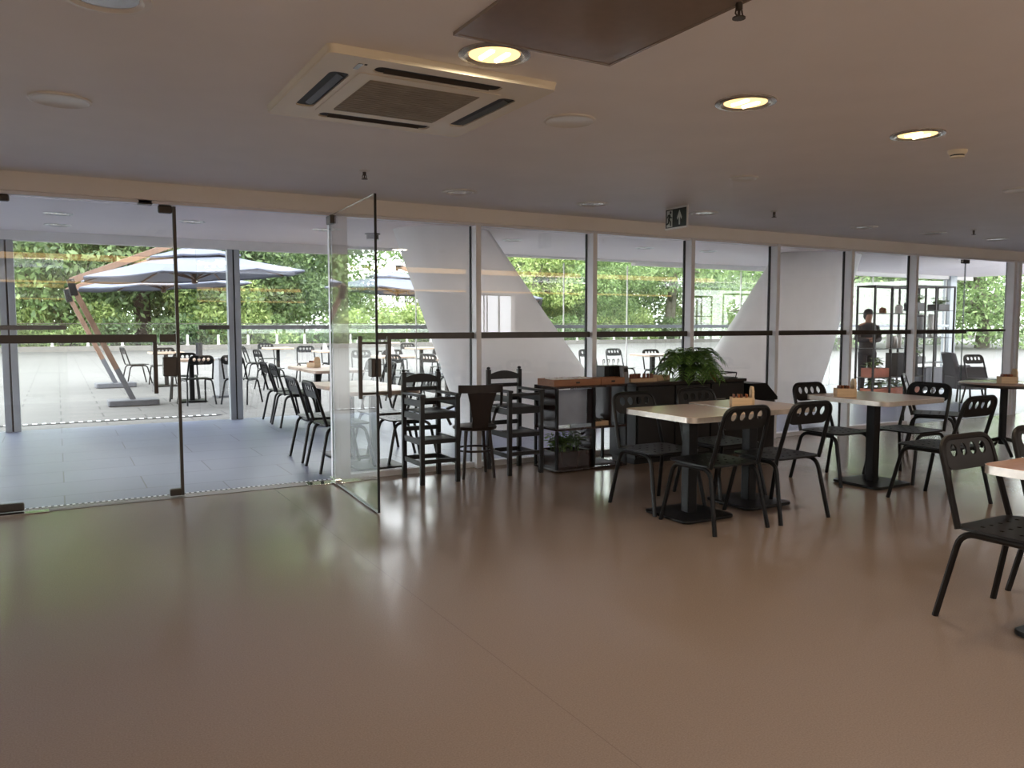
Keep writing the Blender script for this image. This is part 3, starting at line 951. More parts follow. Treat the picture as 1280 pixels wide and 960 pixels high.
OT = Proto(make_table(M['outtop'], 0.70, 0.72, edge=False))
G5 = 'café tables outside the glass'
OT.place(3.22, 11.32, 0, 'wood topped table in the gallery carrying a napkin caddy, farther half of a pair', G5)
OT.place(3.22, 10.58, 0, 'wood topped table in the gallery, nearer half of the pair beside the chair row', G5)
OT.place(2.60, 7.98, 0, 'grey topped table right behind the door post, farther of two', G5)
OT.place(2.60, 7.24, 0, 'table right behind the open door glass, nearer of two', G5)
OT.place(2.02, 14.95, 0, 'terrace table by the left outer post between dark chairs', G5)
OT.place(2.05, 19.0, 0, 'terrace table farther out, beyond the parasol feet', G5)
OT.place(4.95, 21.0, 0, 'far terrace table right of the outer post, the left one', G5)
OT.place(5.45, 18.1, 0, 'terrace table carrying the white napkin stands', G5)
OT.place(5.60, 14.5, 0, 'reddish terrace table behind the gallery tables', G5)
OT.place(9.6, 25.4, 0, 'far terrace table under the third parasol', G5)
OT.place(8.2, 19.2, 0, 'terrace table under the third parasol, nearer one', G5)
OT.place(6.1, 13.1, 0, 'terrace table above the first high chair, beyond the glass', G5)
OT.place(10.5, 12.7, 0, 'terrace table seen between mullions above the napkin dispensers', G5)

# wooden caddies on tables
def caddy(loc, rz, lb):
    t = thing('table_caddy', lb, 'caddy', loc, rz, 'wooden table caddies')
    mb = MB().box(-0.08, 0.08, -0.055, 0.055, 0, 0.008)
    mb.box(-0.08, 0.08, -0.055, -0.047, 0.008, 0.070).box(-0.08, 0.08, 0.047, 0.055, 0.008, 0.070).box(-0.08, -0.072, -0.047, 0.047, 0.008, 0.070)
    mb.build('box', M['oak'], t, bevel=0.002, smooth=0)
    MB().prism([(0.0605, -0.055, 0), (0.0605, 0.055, 0), (0.0605, 0.055, 0.115), (0.0605, 0.03, 0.150), (0.0605, -0.03, 0.150), (0.0605, -0.055, 0.115)], (0.016, 0, 0)).build('back_board', M['oak'], t, bevel=0.002, smooth=0)
    return t
def fill_caddy(loc, rz, where):
    rnd = random.Random(int(loc[0] * 100))
    for i in range(4):
        x = -0.055 + i * 0.028
        o = MB().box(-0.005, 0.005, -0.035, 0.035, 0, 0.085).build('condiment_sachet', M['sachetred'] if i % 2 else M['sachet'], bevel=0.003, smooth=0)
        c = Matrix.Rotation(rz, 4, 'Z') @ Vector((x, 0, 0))
        o.location = (loc[0] + c.x, loc[1] + c.y, loc[2] + 0.0085)
        o.rotation_euler = (0, R(rnd.uniform(-6, 6)), rz)
        tag(o, 'thin brown condiment packet standing in the caddy ' + where, 'packet', 'packets in the caddy ' + where)
for loc, rz, lb, wh in (((4.33, 4.22, 0.7565), R(-35), 'pale wooden caddy on the double table', 'on the double table'),
                        ((5.76, 4.45, 0.7505), R(-35), 'pale wooden caddy on the middle distance table', 'on the middle distance table'),
                        ((8.50, 4.62, 0.7505), R(-35), 'wooden caddy on the round table', 'on the round table'),
                        ((3.12, 11.15, 0.7505), R(-60), 'wooden caddy on the gallery table', 'on the gallery table')):
    caddy(loc, rz, lb)
    fill_caddy(loc, rz, wh)
# little card in the round-table and mid-table caddies
def napkin_stand(loc, lb):
    t = thing('napkin_stand', lb, 'napkin stand', loc, R(20), 'white napkin stands outside')
    MB().rrect(0, 0, 0.11, 0.09, 0.01, 0, 0.02).build('base', M['white'], t)
    MB().prism([(-0.05, -0.02, 0.02), (0.05, -0.02, 0.02), (0.03, -0.02, 0.15), (-0.02, -0.02, 0.17)], (0, 0.04, 0)).build('napkins', M['napkin'], t, smooth=0)
napkin_stand((5.30, 18.0, 0.7505), 'white napkin stand on a terrace table, left of two')
napkin_stand((5.62, 14.6, 0.7505), 'white napkin stand on the reddish terrace table, right of two')
t = thing('menu_stand', 'grey upright menu stand on the terrace table by the left post', 'menu stand', (2.15, 14.9, 0.7505), R(-10))
MB().rrect(0, 0, 0.12, 0.08, 0.02, 0, 0.015).build('base', M['slab'], t)
MB().box(-0.055, 0.055, -0.008, 0.008, 0.015, 0.28).build('board', M['slab'], t, bevel=0.004, smooth=0)

# ------------------------------------------------------------------ high chairs
def make_high_chair():
    t = thing('high_chair', 'x', 'high chair')
    m = M['blackwood']
    w, d = 0.165, 0.20           # half sizes of the post square; front is -y
    pw = 0.019
    for sx in (-1, 1):
        mb = MB().box(sx * w - pw, sx * w + pw, -d - pw, -d + pw, 0, 0.745)
        mb.build('leg', m, t, bevel=0.004)
        mb = MB().box(sx * w - pw, sx * w + pw, d - pw, d + pw, 0, 0.935).lathe([(0.012, 0.935), (0.019, 0.944), (0.016, 0.956), (0, 0.962)], 12, (sx * w, d, 0))
        mb.build('leg', m, t, bevel=0.003)
        MB().box(sx * w - 0.024, sx * w + 0.024, -d - 0.03, d - pw - 0.001, 0.7455, 0.768).build('armrest', m, t, bevel=0.005)
        for nm, z0, z1 in (('side_rail', 0.66, 0.715), ('seat_apron', 0.545, 0.60), ('stretcher', 0.335, 0.385), ('stretcher', 0.155, 0.195)):
            MB().box(sx * w - 0.009, sx * w + 0.009, -d + pw + 0.0005, d - pw - 0.0005, z0, z1).build(nm, m, t, bevel=0.003)
    bw = w - pw - 0.0005
    MB().box(-bw, bw, -d - 0.012, -d + 0.012, 0.555, 0.612).build('seat_apron', m, t, bevel=0.003)
    MB().box(-bw, bw, -d - 0.009, -d + 0.009, 0.715, 0.740).build('front_rail', m, t, bevel=0.003)
    MB().box(-bw, bw, -d - 0.011, -d + 0.011, 0.345, 0.382).build('stretcher', m, t, bevel=0.003)
    MB().box(-bw, bw, -d - 0.011, -d + 0.011, 0.178, 0.212).build('stretcher', m, t, bevel=0.003)
    MB().box(-bw, bw, d - 0.011, d + 0.011, 0.155, 0.195).build('stretcher', m, t, bevel=0.003)
    MB().box(-bw, bw, d - 0.011, d + 0.011, 0.415, 0.455).build('stretcher', m, t, bevel=0.003)
    MB().box(-bw, bw, -d + 0.0125, d - 0.012, 0.600, 0.615).build('seat', m, t, bevel=0.003)
    MB().box(-bw + 0.02, bw - 0.02, -d + 0.0115, d * 0.1, 0.372, 0.384).build('footrest', m, t, bevel=0.003)
    # arched top slat
    po = [(-bw, d - 0.008, 0.845)] + [(-bw + 2 * bw * i / 10, d - 0.008, 0.892 + 0.032 * math.sin(PI * i / 10)) for i in range(11)] + [(bw, d - 0.008, 0.845)]
    MB().prism(po, (0, 0.016, 0)).build('back_slat', m, t, smooth=25)
    MB().box(-bw, bw, d - 0.008, d + 0.008, 0.770, 0.805).build('back_slat', m, t, bevel=0.003)
    MB().box(-bw, bw, d - 0.008, d + 0.008, 0.640, 0.675).build('back_slat', m, t, bevel=0.003)
    return t
HC = Proto(make_high_chair())
HC.place(2.80, 6.37, 0, 'black wooden baby high chair beside the open glass door', 'wooden baby high chairs')
HC.place(3.645, 6.37, 0, 'black wooden baby high chair beside the brown console', 'wooden baby high chairs')

# stool-like armchair between the high chairs (front is +y)
st = thing('wooden_armchair', 'dark brown wooden armchair with splat back, between the two high chairs', 'chair', (3.215, 6.335, 0), R(-12))
m = M['darkwood']
MB().lathe([(0.17, 0.425), (0.195, 0.432), (0.20, 0.445), (0.19, 0.458), (0, 0.462)], 28).build('seat', m, st)
for a in (45, 135, 225, 315):
    c_, s_ = math.cos(R(a)), math.sin(R(a))
    MB().tube([(0.15 * c_, 0.15 * s_, 0.43), (0.175 * c_, 0.175 * s_, 0.22), (0.20 * c_, 0.20 * s_, 0)], 0.017, 8, r1=0.013).build('leg', m, st)
MB().tube([(0.172 * math.cos(2 * PI * i / 28), 0.172 * math.sin(2 * PI * i / 28), 0.245) for i in range(28)], 0.010, 6, closed=True).build('foot_ring', m, st)
# curved top rail
pr = []
for i in range(9):
    u = -1 + 2 * i / 8
    pr.append((u * 0.20, -0.265 + 0.05 * u * u, 0.80))
mb = MB()
n = len(pr)
vs = [(x, y, z - 0.035) for x, y, z in pr] + [(x, y, z + 0.035) for x, y, z in pr] + [(x, y + 0.018, z - 0.035) for x, y, z in pr] + [(x, y + 0.018, z + 0.035) for x, y, z in pr]
fs = []
for i in range(n - 1):
    fs += [(i, i + 1, i + 1 + n, i + n), (i + 1 + 2 * n, i + 2 * n, i + 3 * n, i + 1 + 3 * n), (i + n, i + 1 + n, i + 1 + 3 * n, i + 3 * n), (i + 1, i, i + 2 * n, i + 1 + 2 * n)]
fs += [(0, n, 3 * n, 2 * n), (n - 1, 3 * n - 1, 4 * n - 1, 2 * n - 1)]
mb.add(vs, fs).build('top_rail', m, st, bevel=0.004, fix=True)
po = [(-0.13, -0.255, 0.768), (0.13, -0.255, 0.768), (0.095, -0.235, 0.66), (0.075, -0.205, 0.52), (0.07, -0.18, 0.455), (-0.07, -0.18, 0.455), (-0.075, -0.205, 0.52), (-0.095, -0.235, 0.66)]
mb = MB()
left = [(-0.13, -0.262, 0.768), (-0.10, -0.240, 0.66), (-0.075, -0.212, 0.54), (-0.07, -0.185, 0.44)]
vs = []
for (x, y, z) in left:
    vs += [(x, y, z), (-x, y, z), (-x, y + 0.016, z), (x, y + 0.016, z)]
fs = []
for i in range(3):
    a = i * 4
    for q in range(4):
        fs.append((a + q, a + (q + 1) % 4, a + 4 + (q + 1) % 4, a + 4 + q))
fs += [(0, 1, 2, 3), (15, 14, 13, 12)]
mb.add(vs, fs).build('back_splat', m, st, bevel=0.003, fix=True)
for s in (-1, 1):
    p = [(s * 0.185, -0.225, 0.775), (s * 0.20, -0.16, 0.66), (s * 0.225, -0.02, 0.625), (s * 0.235, 0.10, 0.60), (s * 0.225, 0.135, 0.53), (s * 0.195, 0.10, 0.455)]
    MB().tube(bend(p, 0.05, 4), 0.013, 8).build('arm', m, st)

# ------------------------------------------------------------------ console and counter
cs = thing('console_shelf', 'dark mahogany open shelf console along the glass wall, right of the high chairs', 'shelf', (3.905, 6.05, 0))
m = M['mahogany']
D = 0.40
x1, x2 = 0.43, 0.78
MB().box(0, 0.80, 0, D, 0.772, 0.790).build('top', m, cs, bevel=0.002, smooth=0)
MB().box(0, 0.80, 0, D, 0.010, 0.028).build('bottom', m, cs, bevel=0.002, smooth=0)
MB().box(0.0005, 0.7995, 0.002, D - 0.002, 0.385, 0.405).build('middle_shelf', m, cs, bevel=0.002, smooth=0)
MB().box(0.0, 0.018, 0.0305, D - 0.0305, 0.4055, 0.7715).build('side_panel', m, cs, smooth=0)
MB().box(x1 - 0.025, x1 - 0.007, 0.0305, D - 0.0305, 0.4055, 0.7715).build('divider', m, cs, smooth=0)
MB().box(x1 - 0.02, x1 - 0.008, 0.0305, D - 0.0305, 0.0285, 0.3845).build('divider', m, cs, smooth=0)
MB().box(0.62, 0.635, 0.0305, D - 0.0305, 0.4055, 0.7715).build('divider', m, cs, smooth=0)
MB().box(0.045, x1 - 0.03, D * 0.28, D * 0.28 + 0.006, 0.4255, 0.7515).build('frosted_panel', M['acrylic'], cs, smooth=0)
for x in (0.0, x1 - 0.02, x2):
    for y in (0.0, D - 0.03):
        for z0, z1 in ((0.0285, 0.3845), (0.4055, 0.7715)):
            MB().box(x, x + 0.020, y, y + 0.030, z0, z1).build('upright', M['black'], cs, bevel=0.002, smooth=0)
for x in (0.03, 0.76):
    for y in (0.04, D - 0.04):
        MB().lathe([(0.015, 0), (0.015, 0.0095)], 10, (x, y, 0)).build('foot', M['black'], cs)

def leafy(n, w, d, h, size, seed, droop=0.3):
    """clump of short stems with pointed leaves; returns MB"""
    rnd = random.Random(seed); mb = MB()
    for i in range(n):
        x, y = rnd.uniform(-w, w), rnd.uniform(-d, d)
        hz = h * rnd.uniform(0.45, 1.0)
        ang = rnd.uniform(0, 2 * PI)
        lx, ly = x + math.cos(ang) * rnd.uniform(0, 0.05), y + math.sin(ang) * rnd.uniform(0, 0.05)
        mb.tube([(x, y, 0), ((x + lx) / 2, (y + ly) / 2, hz * 0.6), (lx, ly, hz)], 0.0025, 4)
        for q in range(7):
            a = rnd.uniform(0, 2 * PI); z = hz * rnd.uniform(0.45, 1.05); s = size * rnd.uniform(0.7, 1.25)
            b = Vector((lx, ly, z)); dv = Vector((math.cos(a), math.sin(a), rnd.uniform(-droop, 0.45))).normalized()
            sd = dv.cross(Vector((0, 0, 1))).normalized(); up_ = sd.cross(dv)
            mb.add([b, b + dv * s * 0.45 + sd * s * 0.28, b + dv * s - up_ * s * 0.15, b + dv * s * 0.45 - sd * s * 0.28, b + dv * s * 0.5 - up_ * s * 0.1],
                   [(0, 1, 4), (1, 2, 4), (2, 3, 4), (3, 0, 4)])
    return mb
def planter(loc, w, d, h, lb, boxmat, seed, ph=0.2, n=26, size=0.075, rz=0.0, grp='planter boxes'):
    t = thing('planter_box', lb, 'planter', loc, rz, grp)
    mb = MB().box(-w / 2, w / 2, -d / 2, d / 2, 0, 0.012)
    e = 0.014
    mb.box(-w / 2, w / 2, -d / 2, -d / 2 + e, 0.012, h).box(-w / 2, w / 2, d / 2 - e, d / 2, 0.012, h).box(-w / 2, -w / 2 + e, -d / 2 + e, d / 2 - e, 0.012, h).box(w / 2 - e, w / 2, -d / 2 + e, d / 2 - e, 0.012, h)
    mb.build('box', boxmat, t, bevel=0.002, smooth=0)
    MB().box(-w / 2 + e, w / 2 - e, -d / 2 + e, d / 2 - e, 0.0125, h - 0.02).build('soil', M['soil'], t, smooth=0)
    o = leafy(n, w / 2 - 0.05, d / 2 - 0.05, ph, size, seed).build('foliage', M['leaf'], t, smooth=0)
    o.location = (0, 0, h - 0.022)
    return t
planter((3.905 + 0.215, 6.05 + 0.20, 0.0285), 0.37, 0.32, 0.155, 'dark planter with a bushy green plant at the bottom of the console', M['mahogany'], 3, 0.19, 34, 0.07)

# things in the second bay
t = thing('cutlery_tray', 'shallow pale tray holding dark fork handles on the console middle shelf', 'tray', (3.905 + 0.52, 6.05 + 0.16, 0.4055), R(3))
MB().box(-0.085, 0.085, -0.12, 0.12, 0, 0.008).box(-0.085, 0.085, -0.12, -0.112, 0.008, 0.04).box(-0.085, 0.085, 0.112, 0.12, 0.008, 0.04).box(-0.085, -0.077, -0.112, 0.112, 0.008, 0.04).box(0.077, 0.085, -0.112, 0.112, 0.008, 0.04).build('tray', M['kraft'], t, smooth=0)
for i in range(6):
    o = MB().tube([(0, -0.06, 0.008), (0, 0.05, 0.05), (0.0, 0.075, 0.062)], 0.005, 6).lathe([(0.008, 0), (0.010, 0.02), (0.0, 0.03)], 8, (0, 0.075, 0.055)).build('fork', M['black'])
    o.location = (3.905 + 0.46 + i * 0.024, 6.05 + 0.15, 0.4145)
    tag(o, 'dark handled fork lying in the tray on the console shelf', 'fork', 'forks in the console tray')
o = MB().rrect(0, 0, 0.24, 0.26, 0.01, 0, 0.012).build('grey_tray', M['slab'], bevel=0.003)
o.name = 'serving_tray'; o.location = (3.905 + 0.60, 6.05 + 0.2, 0.0285)
tag(o, 'flat grey serving tray at the bottom of the console second bay', 'tray')

# dark counter to the right
ct = thing('serving_counter', 'long black cabinet counter below the palm, right of the mahogany console', 'counter', (4.80, 6.02, 0))
MB().box(0, 1.42, 0.02, 0.44, 0.05, 0.765).build('carcass', M['black'], ct, bevel=0.003, smooth=0)
MB().box(-0.01, 1.44, 0.0, 0.46, 0.7655, 0.795).build('countertop', M['darkwood'], ct, bevel=0.003, smooth=0)
MB().box(0.02, 1.40, 0.06, 0.42, 0.0, 0.0495).build('plinth', M['dark'], ct, smooth=0)
for i in range(3):
    d0 = MB().box(0.012 + i * 0.47, 0.462 + i * 0.47, 0.0, 0.0195, 0.07, 0.755).build('cabinet_door', M['blackwood'], ct, bevel=0.003, smooth=0)
    MB().tube([(0.06 + i * 0.47, -0.02, 0.60), (0.18 + i * 0.47, -0.02, 0.60)], 0.006, 6).tube([(0.07 + i * 0.47, -0.02, 0.60), (0.07 + i * 0.47, 0.002, 0.60)], 0.005, 6).tube([(0.17 + i * 0.47, -0.02, 0.60), (0.17 + i * 0.47, 0.002, 0.60)], 0.005, 6).build('handle', M['steel'], d0)

t = thing('dish_rack', 'black open tray rack with upright prongs at the right end of the counter', 'rack', (5.95, 6.24, 0.7955))
mb = MB().box(-0.2, 0.2, -0.18, 0.18, 0, 0.012)
mb.build('base', M['black'], t, bevel=0.003, smooth=0)
MB().tube([(x, y, 0.06) for x, y in rr2(0, 0, 0.40, 0.36, 0.03, 3)], 0.006, 6, closed=True).build('top_ring', M['black'], t)
for i in range(8):
    MB().tube([(-0.16 + i * 0.045, 0.10, 0.012), (-0.18 + i * 0.045, 0.10, 0.125)], 0.005, 6).build('prong', M['black'], t)
for sx in (-1, 1):
    for sy in (-1, 1):
        MB().tube([(sx * 0.185, sy * 0.165, 0.01), (sx * 0.192, sy * 0.172, 0.06)], 0.005, 6).build('corner_post', M['black'], t)

bn = thing('litter_bin', 'black bin with sloping flap lid at the right end of the counter', 'bin', (6.50, 6.20, 0))
MB().rrect(0, 0, 0.36, 0.36, 0.03, 0.0, 0.55).build('body', M['blackwood'], bn, bevel=0.004)
po = [(-0.185, -0.185, 0.5505), (0.20, -0.185, 0.5505), (0.20, -0.185, 0.585), (0.03, -0.185, 0.735), (-0.185, -0.185, 0.735)]
MB().prism(po, (0, 0.37, 0)).build('lid', M['black'], bn, bevel=0.006, smooth=0)
MB().obox((0.055, 0, 0.716), (0.18, 0, 0.606), 0.26, 0.008, (0.66, 0, 0.75)).build('flap', M['blackwood'], bn, bevel=0.002, smooth=0)

# items on top of console and counter
def tray_box(x0, x1_, y0, y1_, z, h, lb):
    t = thing('wooden_tray', lb, 'tray', ((x0 + x1_) / 2, (y0 + y1_) / 2, z), 0, 'orange wooden trays on the console')
    w, d = (x1_ - x0) / 2, (y1_ - y0) / 2
    mb = MB().box(-w, w, -d, d, 0, 0.008).box(-w, w, -d, -d + 0.01, 0.008, h).box(-w, w, d - 0.01, d, 0.008, h).box(-w, -w + 0.01, -d + 0.01, d - 0.01, 0.008, h).box(w - 0.01, w, -d + 0.01, d - 0.01, 0.008, h)
    mb.build('tray', M['traywood'], t, bevel=0.002, smooth=0)
    MB().box(-0.02, 0.02, -d - 0.004, -d - 0.0002, h * 0.35, h * 0.6).build('handle_slot', M['dark'], t, smooth=0)
tray_box(3.90, 4.42, 6.09, 6.38, 0.7905, 0.062, 'orange wooden tray of napkins at the left end of the console')
tray_box(4.425, 4.70, 6.09, 6.24, 0.7905, 0.062, 'orange wooden tray beside the black dispensers')
rnd = random.Random(5)
for i in range(7):
    o = MB().rrect(0, 0, 0.055, 0.16, 0.006, 0, 0.012).build('napkin_packet', M['napkin'], bevel=0.002)
    o.location = (3.97 + i * 0.062, 6.23 + rnd.uniform(-0.02, 0.02), 0.848); o.rotation_euler = (R(rnd.uniform(-4, 4)), R(8), R(rnd.uniform(-8, 8)))
    o.location.z = 0.838 + 0.006
    tag(o, 'folded napkin packet lying in the orange tray on the console', 'napkin', 'napkin packets in the tray')
for i in range(4):
    o = MB().box(-0.028, 0.028, -0.07, 0.07, 0, 0.165).build('napkin_dispenser', M['black'], bevel=0.006, smooth=0)
    o.location = (4.60 + i * 0.058, 6.31, 0.7905)
    tag(o, 'upright black dispenser with hooks, one of a tight row on the console', 'dispenser', 'black dispensers on the console')
    MB().tube(bend([(0, -0.01, 0.16), (0.0, 0.0, 0.225), (0.022, 0.0, 0.225), (0.022, 0.0, 0.19)], 0.012, 3), 0.004, 6).build('hook', M['steel'], o)
t = thing('card_reader', 'small grey payment terminal beside the black dispensers', 'card reader', (4.735, 6.15, 0.7905), R(8))
MB().prism([(-0.035, -0.04, 0), (0.035, -0.04, 0), (0.035, -0.02, 0.165), (-0.035, -0.02, 0.165)], (0, 0.05, 0)).build('body', M['card'], t, bevel=0.004, smooth=0)
MB().prism([(-0.024, -0.0265, 0.09), (0.024, -0.0265, 0.09), (0.024, -0.0215, 0.145), (-0.024, -0.0215, 0.145)], (0, -0.002, 0)).build('screen', M['dark'], t, smooth=0)
t = thing('snack_basket', 'open box packed with red brown wrapped sticks on the counter', 'basket', (4.96, 6.20, 0.7955))
MB().box(-0.16, 0.16, -0.08, 0.08, 0, 0.006).box(-0.16, 0.16, -0.08, -0.074, 0.006, 0.035).box(-0.16, 0.16, 0.074, 0.08, 0.006, 0.035).box(-0.16, -0.154, -0.074, 0.074, 0.006, 0.035).box(0.154, 0.16, -0.074, 0.074, 0.006, 0.035).build('box', M['kraft'], t, smooth=0)
for i in range(9):
    o = MB().tube([(0, 0, 0), (0, 0.0, 0.072)], 0.0145, 8).build('snack_stick', M['sachet'])
    o.location = (4.83 + i * 0.032, 6.18 + rnd.uniform(-0.02, 0.02), 0.802); o.rotation_euler = (R(rnd.uniform(-6, 6)), R(rnd.uniform(-4, 4)), 0)
    tag(o, 'red brown wrapped stick standing in the snack box on the counter', 'snack', 'sticks in the snack box')
o = MB().rrect(0, 0, 0.20, 0.12, 0.02, 0, 0.055).build('paper_bag', M['kraft'], bevel=0.012)
o.location = (5.24, 6.22, 0.7955); o.rotation_euler = (0, 0, R(12))
tag(o, 'flat beige paper bag lying on the counter left of the palm', 'bag')

# palm
pl = thing('potted_palm', 'green potted palm with feathery fronds and one browning frond on the counter', 'plant', (5.60, 6.22, 0.7955))
MB().lathe([(0.07, 0), (0.075, 0.005), (0.095, 0.11), (0.10, 0.12), (0.092, 0.12), (0.088, 0.10), (0, 0.10)], 24).build('pot', M['potgrey'], pl)
MB().lathe([(0.087, 0.101), (0, 0.104)], 20).build('soil', M['soil'], pl)
rnd = random.Random(11)
def frond(az, reach, rise, mtl):
    mb = MB()
    dx, dy = math.cos(az), math.sin(az)
    pts = []
    N = 16
    for i in range(N + 1):
        t_ = i / N
        r_ = reach * t_
        z = 0.10 + rise * math.sin(PI * 0.5 * min(1, t_ * 1.25)) - 0.55 * reach * max(0, t_ - 0.45) ** 2 * 2.4
        pts.append(Vector((dx * r_, dy * r_, z)))
    mb.tube(pts, 0.004, 5, r1=0.0015)
    for i in range(4, N + 1):
        tg = (pts[min(i + 1, N)] - pts[i - 1]).normalized()
        sd = tg.cross(Vector((0, 0, 1))).normalized()
        ln = 0.13 * (1 - 0.55 * abs(i / N - 0.5)) 
        for s in (-1, 1):
            for q in (0.0, 0.5):
                b = pts[i - 1].lerp(pts[i], q)
                dv = (sd * s * 0.8 + tg * 0.55 + Vector((0, 0, 0.12 + rnd.uniform(-0.2, 0.1)))).normalized()
                e1 = b + dv * ln * 0.55; e2 = b + dv * ln - Vector((0, 0, 0.03))
                wv = tg * 0.009
                mb.add([b, e1 + wv, e2, e1 - wv], [(0, 1, 2, 3)])
    return mb.build('frond', mtl, pl, smooth=0)
for k in range(24):
    az = k * 2.399 + rnd.uniform(-0.2, 0.2)
    frond(az, rnd.uniform(0.26, 0.46), rnd.uniform(0.06, 0.26), M['palm'])
for a_, q_ in ((-95, 0.34), (-75, 0.40), (-120, 0.38), (-50, 0.36), (-140, 0.36), (-105, 0.30)):
    frond(R(a_), q_, 0.06, M['palm'])
f = frond(R(-60), 0.30, 0.05, M['palmdry'])
f['label'] = 'browning drooping frond'
frond(R(-40), 0.26, 0.03, M['palmdry'])

# ------------------------------------------------------------------ gallery far right: display shelves and a person
def shelf_unit(name, lb, x0, x1_, y0, y1_, levels, top, bays):
    t = thing(name, lb, 'shelf', (x0, y0, 0), 0, 'black display shelves in the gallery')
    w, d = x1_ - x0, y1_ - y0
    r_ = 0.014
    for i in range(bays + 1):
        for y in (0, d):
            x = w * i / bays
            MB().box(x - r_, x + r_, y - r_, y + r_, 0, top).build('upright', M['black'], t, smooth=0)
    for z in levels:
        MB().box(-r_, w + r_, -r_, d + r_, z - 0.012, z + 0.0001).build('shelf_board', M['black'], t, smooth=0)
    MB().box(-r_, w + r_, -r_, r_, top + 0.0005, top + 0.03).box(-r_, w + r_, d - r_, d + r_, top + 0.0005, top + 0.03).box(-r_, r_, r_, d - r_, top + 0.0005, top + 0.03).box(w - r_, w + r_, r_, d - r_, top + 0.0005, top + 0.03).build('top_frame', M['black'], t, smooth=0)
    return t
shelf_unit('display_shelf', 'tall black open display shelf with terracotta planters beyond the glass', 12.30, 13.72, 8.95, 9.30, (0.05, 0.42, 0.93, 1.55), 2.00, 3)
G6 = 'terracotta planters on the gallery shelf'
planter((12.58, 9.12, 0.0505), 0.42, 0.26, 0.17, 'terracotta planter low in the gallery shelf, left', M['terra'], 21, 0.22, 16, 0.10, grp=G6)
planter((13.05, 9.12, 0.0505), 0.42, 0.26, 0.17, 'terracotta planter low in the gallery shelf, middle', M['terra'], 22, 0.20, 16, 0.10, grp=G6)
planter((13.50, 9.12, 0.0505), 0.40, 0.26, 0.16, 'terracotta planter low in the gallery shelf, right', M['terra'], 23, 0.16, 12, 0.09, grp=G6)
planter((12.60, 9.12, 0.4205), 0.44, 0.26, 0.16, 'terracotta planter on the middle board of the gallery shelf', M['terra'], 24, 0.20, 14, 0.10, grp=G6)
o = MB().box(-0.3, 0.3, -0.12, 0.12, 0, 0.42).build('storage_crate', M['brownblack'], bevel=0.006, smooth=0)
o.location = (13.35, 9.13, 0.4205)
tag(o, 'dark brown crate on the middle board of the gallery shelf', 'crate')
planter((11.45, 10.3, 0.0), 0.50, 0.26, 0.16, 'terracotta planter on the gallery floor behind the right leaning column', M['terra'], 25, 0.3, 16, 0.11, grp=G6)
planter((11.55, 10.3, 0.4905), 0.50, 0.26, 0.14, 'terracotta planter on a stand behind the right leaning column', M['terra'], 26, 0.25, 14, 0.11, grp=G6)
t = thing('planter_stand', 'black frame stand carrying a planter behind the right leaning column', 'stand', (11.55, 10.3, 0))
MB().box(-0.28, 0.28, -0.15, 0.15, 0.470, 0.490).build('board', M['black'], t, smooth=0)
for sx in (-1, 1):
    for sy in (-1, 1):
        MB().box(sx * 0.27 - 0.01, sx * 0.27 + 0.01, sy * 0.14 - 0.009, sy * 0.14 + 0.009, 0, 0.4695).build('leg', M['black'], t, smooth=0)
# glassware on the shelf
rnd = random.Random(9)
def jar(x, y, z, r, h, mtl, lb, nm='glass_jar'):
    o = MB().lathe([(r * 0.9, 0), (r, 0.01), (r, h * 0.75), (r * 0.6, h * 0.9), (r * 0.62, h), (0, h)], 16).build(nm, mtl)
    o.location = (x, y, z); tag(o, lb, nm.split('_')[-1], 'jars on the gallery shelves')
for i, (x, z, r_, h_, mt) in enumerate([(12.95, 0.9305, 0.05, 0.30, 'white'), (13.10, 0.9305, 0.06, 0.22, 'steel'), (13.24, 0.9305, 0.045, 0.32, 'white'), (13.55, 0.9305, 0.09, 0.20, 'potgrey'), (12.75, 1.5505, 0.06, 0.1, 'traywood'), (13.2, 1.5505, 0.07, 0.16, 'white')]):
    jar(x, 9.12, z, r_, h_, M[mt], ['slim white bottle on the board level with the crash bar, beside the person', 'steel canister between two white bottles on the gallery shelf', 'taller white bottle right of the steel canister on the gallery shelf', 'round dark pot at the right of the gallery shelf board', 'small wooden bowl on the upper board of the gallery shelf', 'short white jar on the upper board of the gallery shelf'][i], ['glass_bottle', 'steel_canister', 'glass_bottle', 'dark_pot', 'wooden_bowl', 'white_jar'][i])

shelf_unit('display_shelf', 'tall black display shelf at the far right, with a pale post and potted plants', 14.05, 15.25, 9.35, 9.70, (0.10, 0.62, 1.10, 1.62), 2.06, 2)
o = planter((14.25, 9.52, 1.6205), 0.30, 0.24, 0.14, 'dark planter with hanging plant on top of the far right shelf', M['potgrey'], 31, 0.22, 16, 0.1, grp='shelf plants')
planter((15.0, 9.52, 1.6205), 0.34, 0.24, 0.12, 'low dark planter at the right of the far right shelf top', M['potgrey'], 32, 0.16, 14, 0.09, grp='shelf plants')
planter((14.3, 9.52, 0.6205), 0.34, 0.24, 0.12, 'dark planter on the middle board of the far right shelf', M['potgrey'], 33, 0.2, 14, 0.09, grp='shelf plants')
o = MB().lathe([(0.09, 0), (0.10, 0.02), (0.10, 0.40), (0.06, 0.44), (0, 0.44)], 20).build('coffee_urn', M['graybin']); o.location = (14.45, 9.52, 1.1005)
tag(o, 'grey urn on the board of the far right shelf', 'urn')
o = MB().lathe([(0.07, 0), (0.075, 0.01), (0.075, 0.42), (0.05, 0.45), (0, 0.45)], 20).build('white_canister', M['white']); o.location = (14.80, 9.52, 1.1005)
tag(o, 'tall white canister on the far right shelf', 'canister')
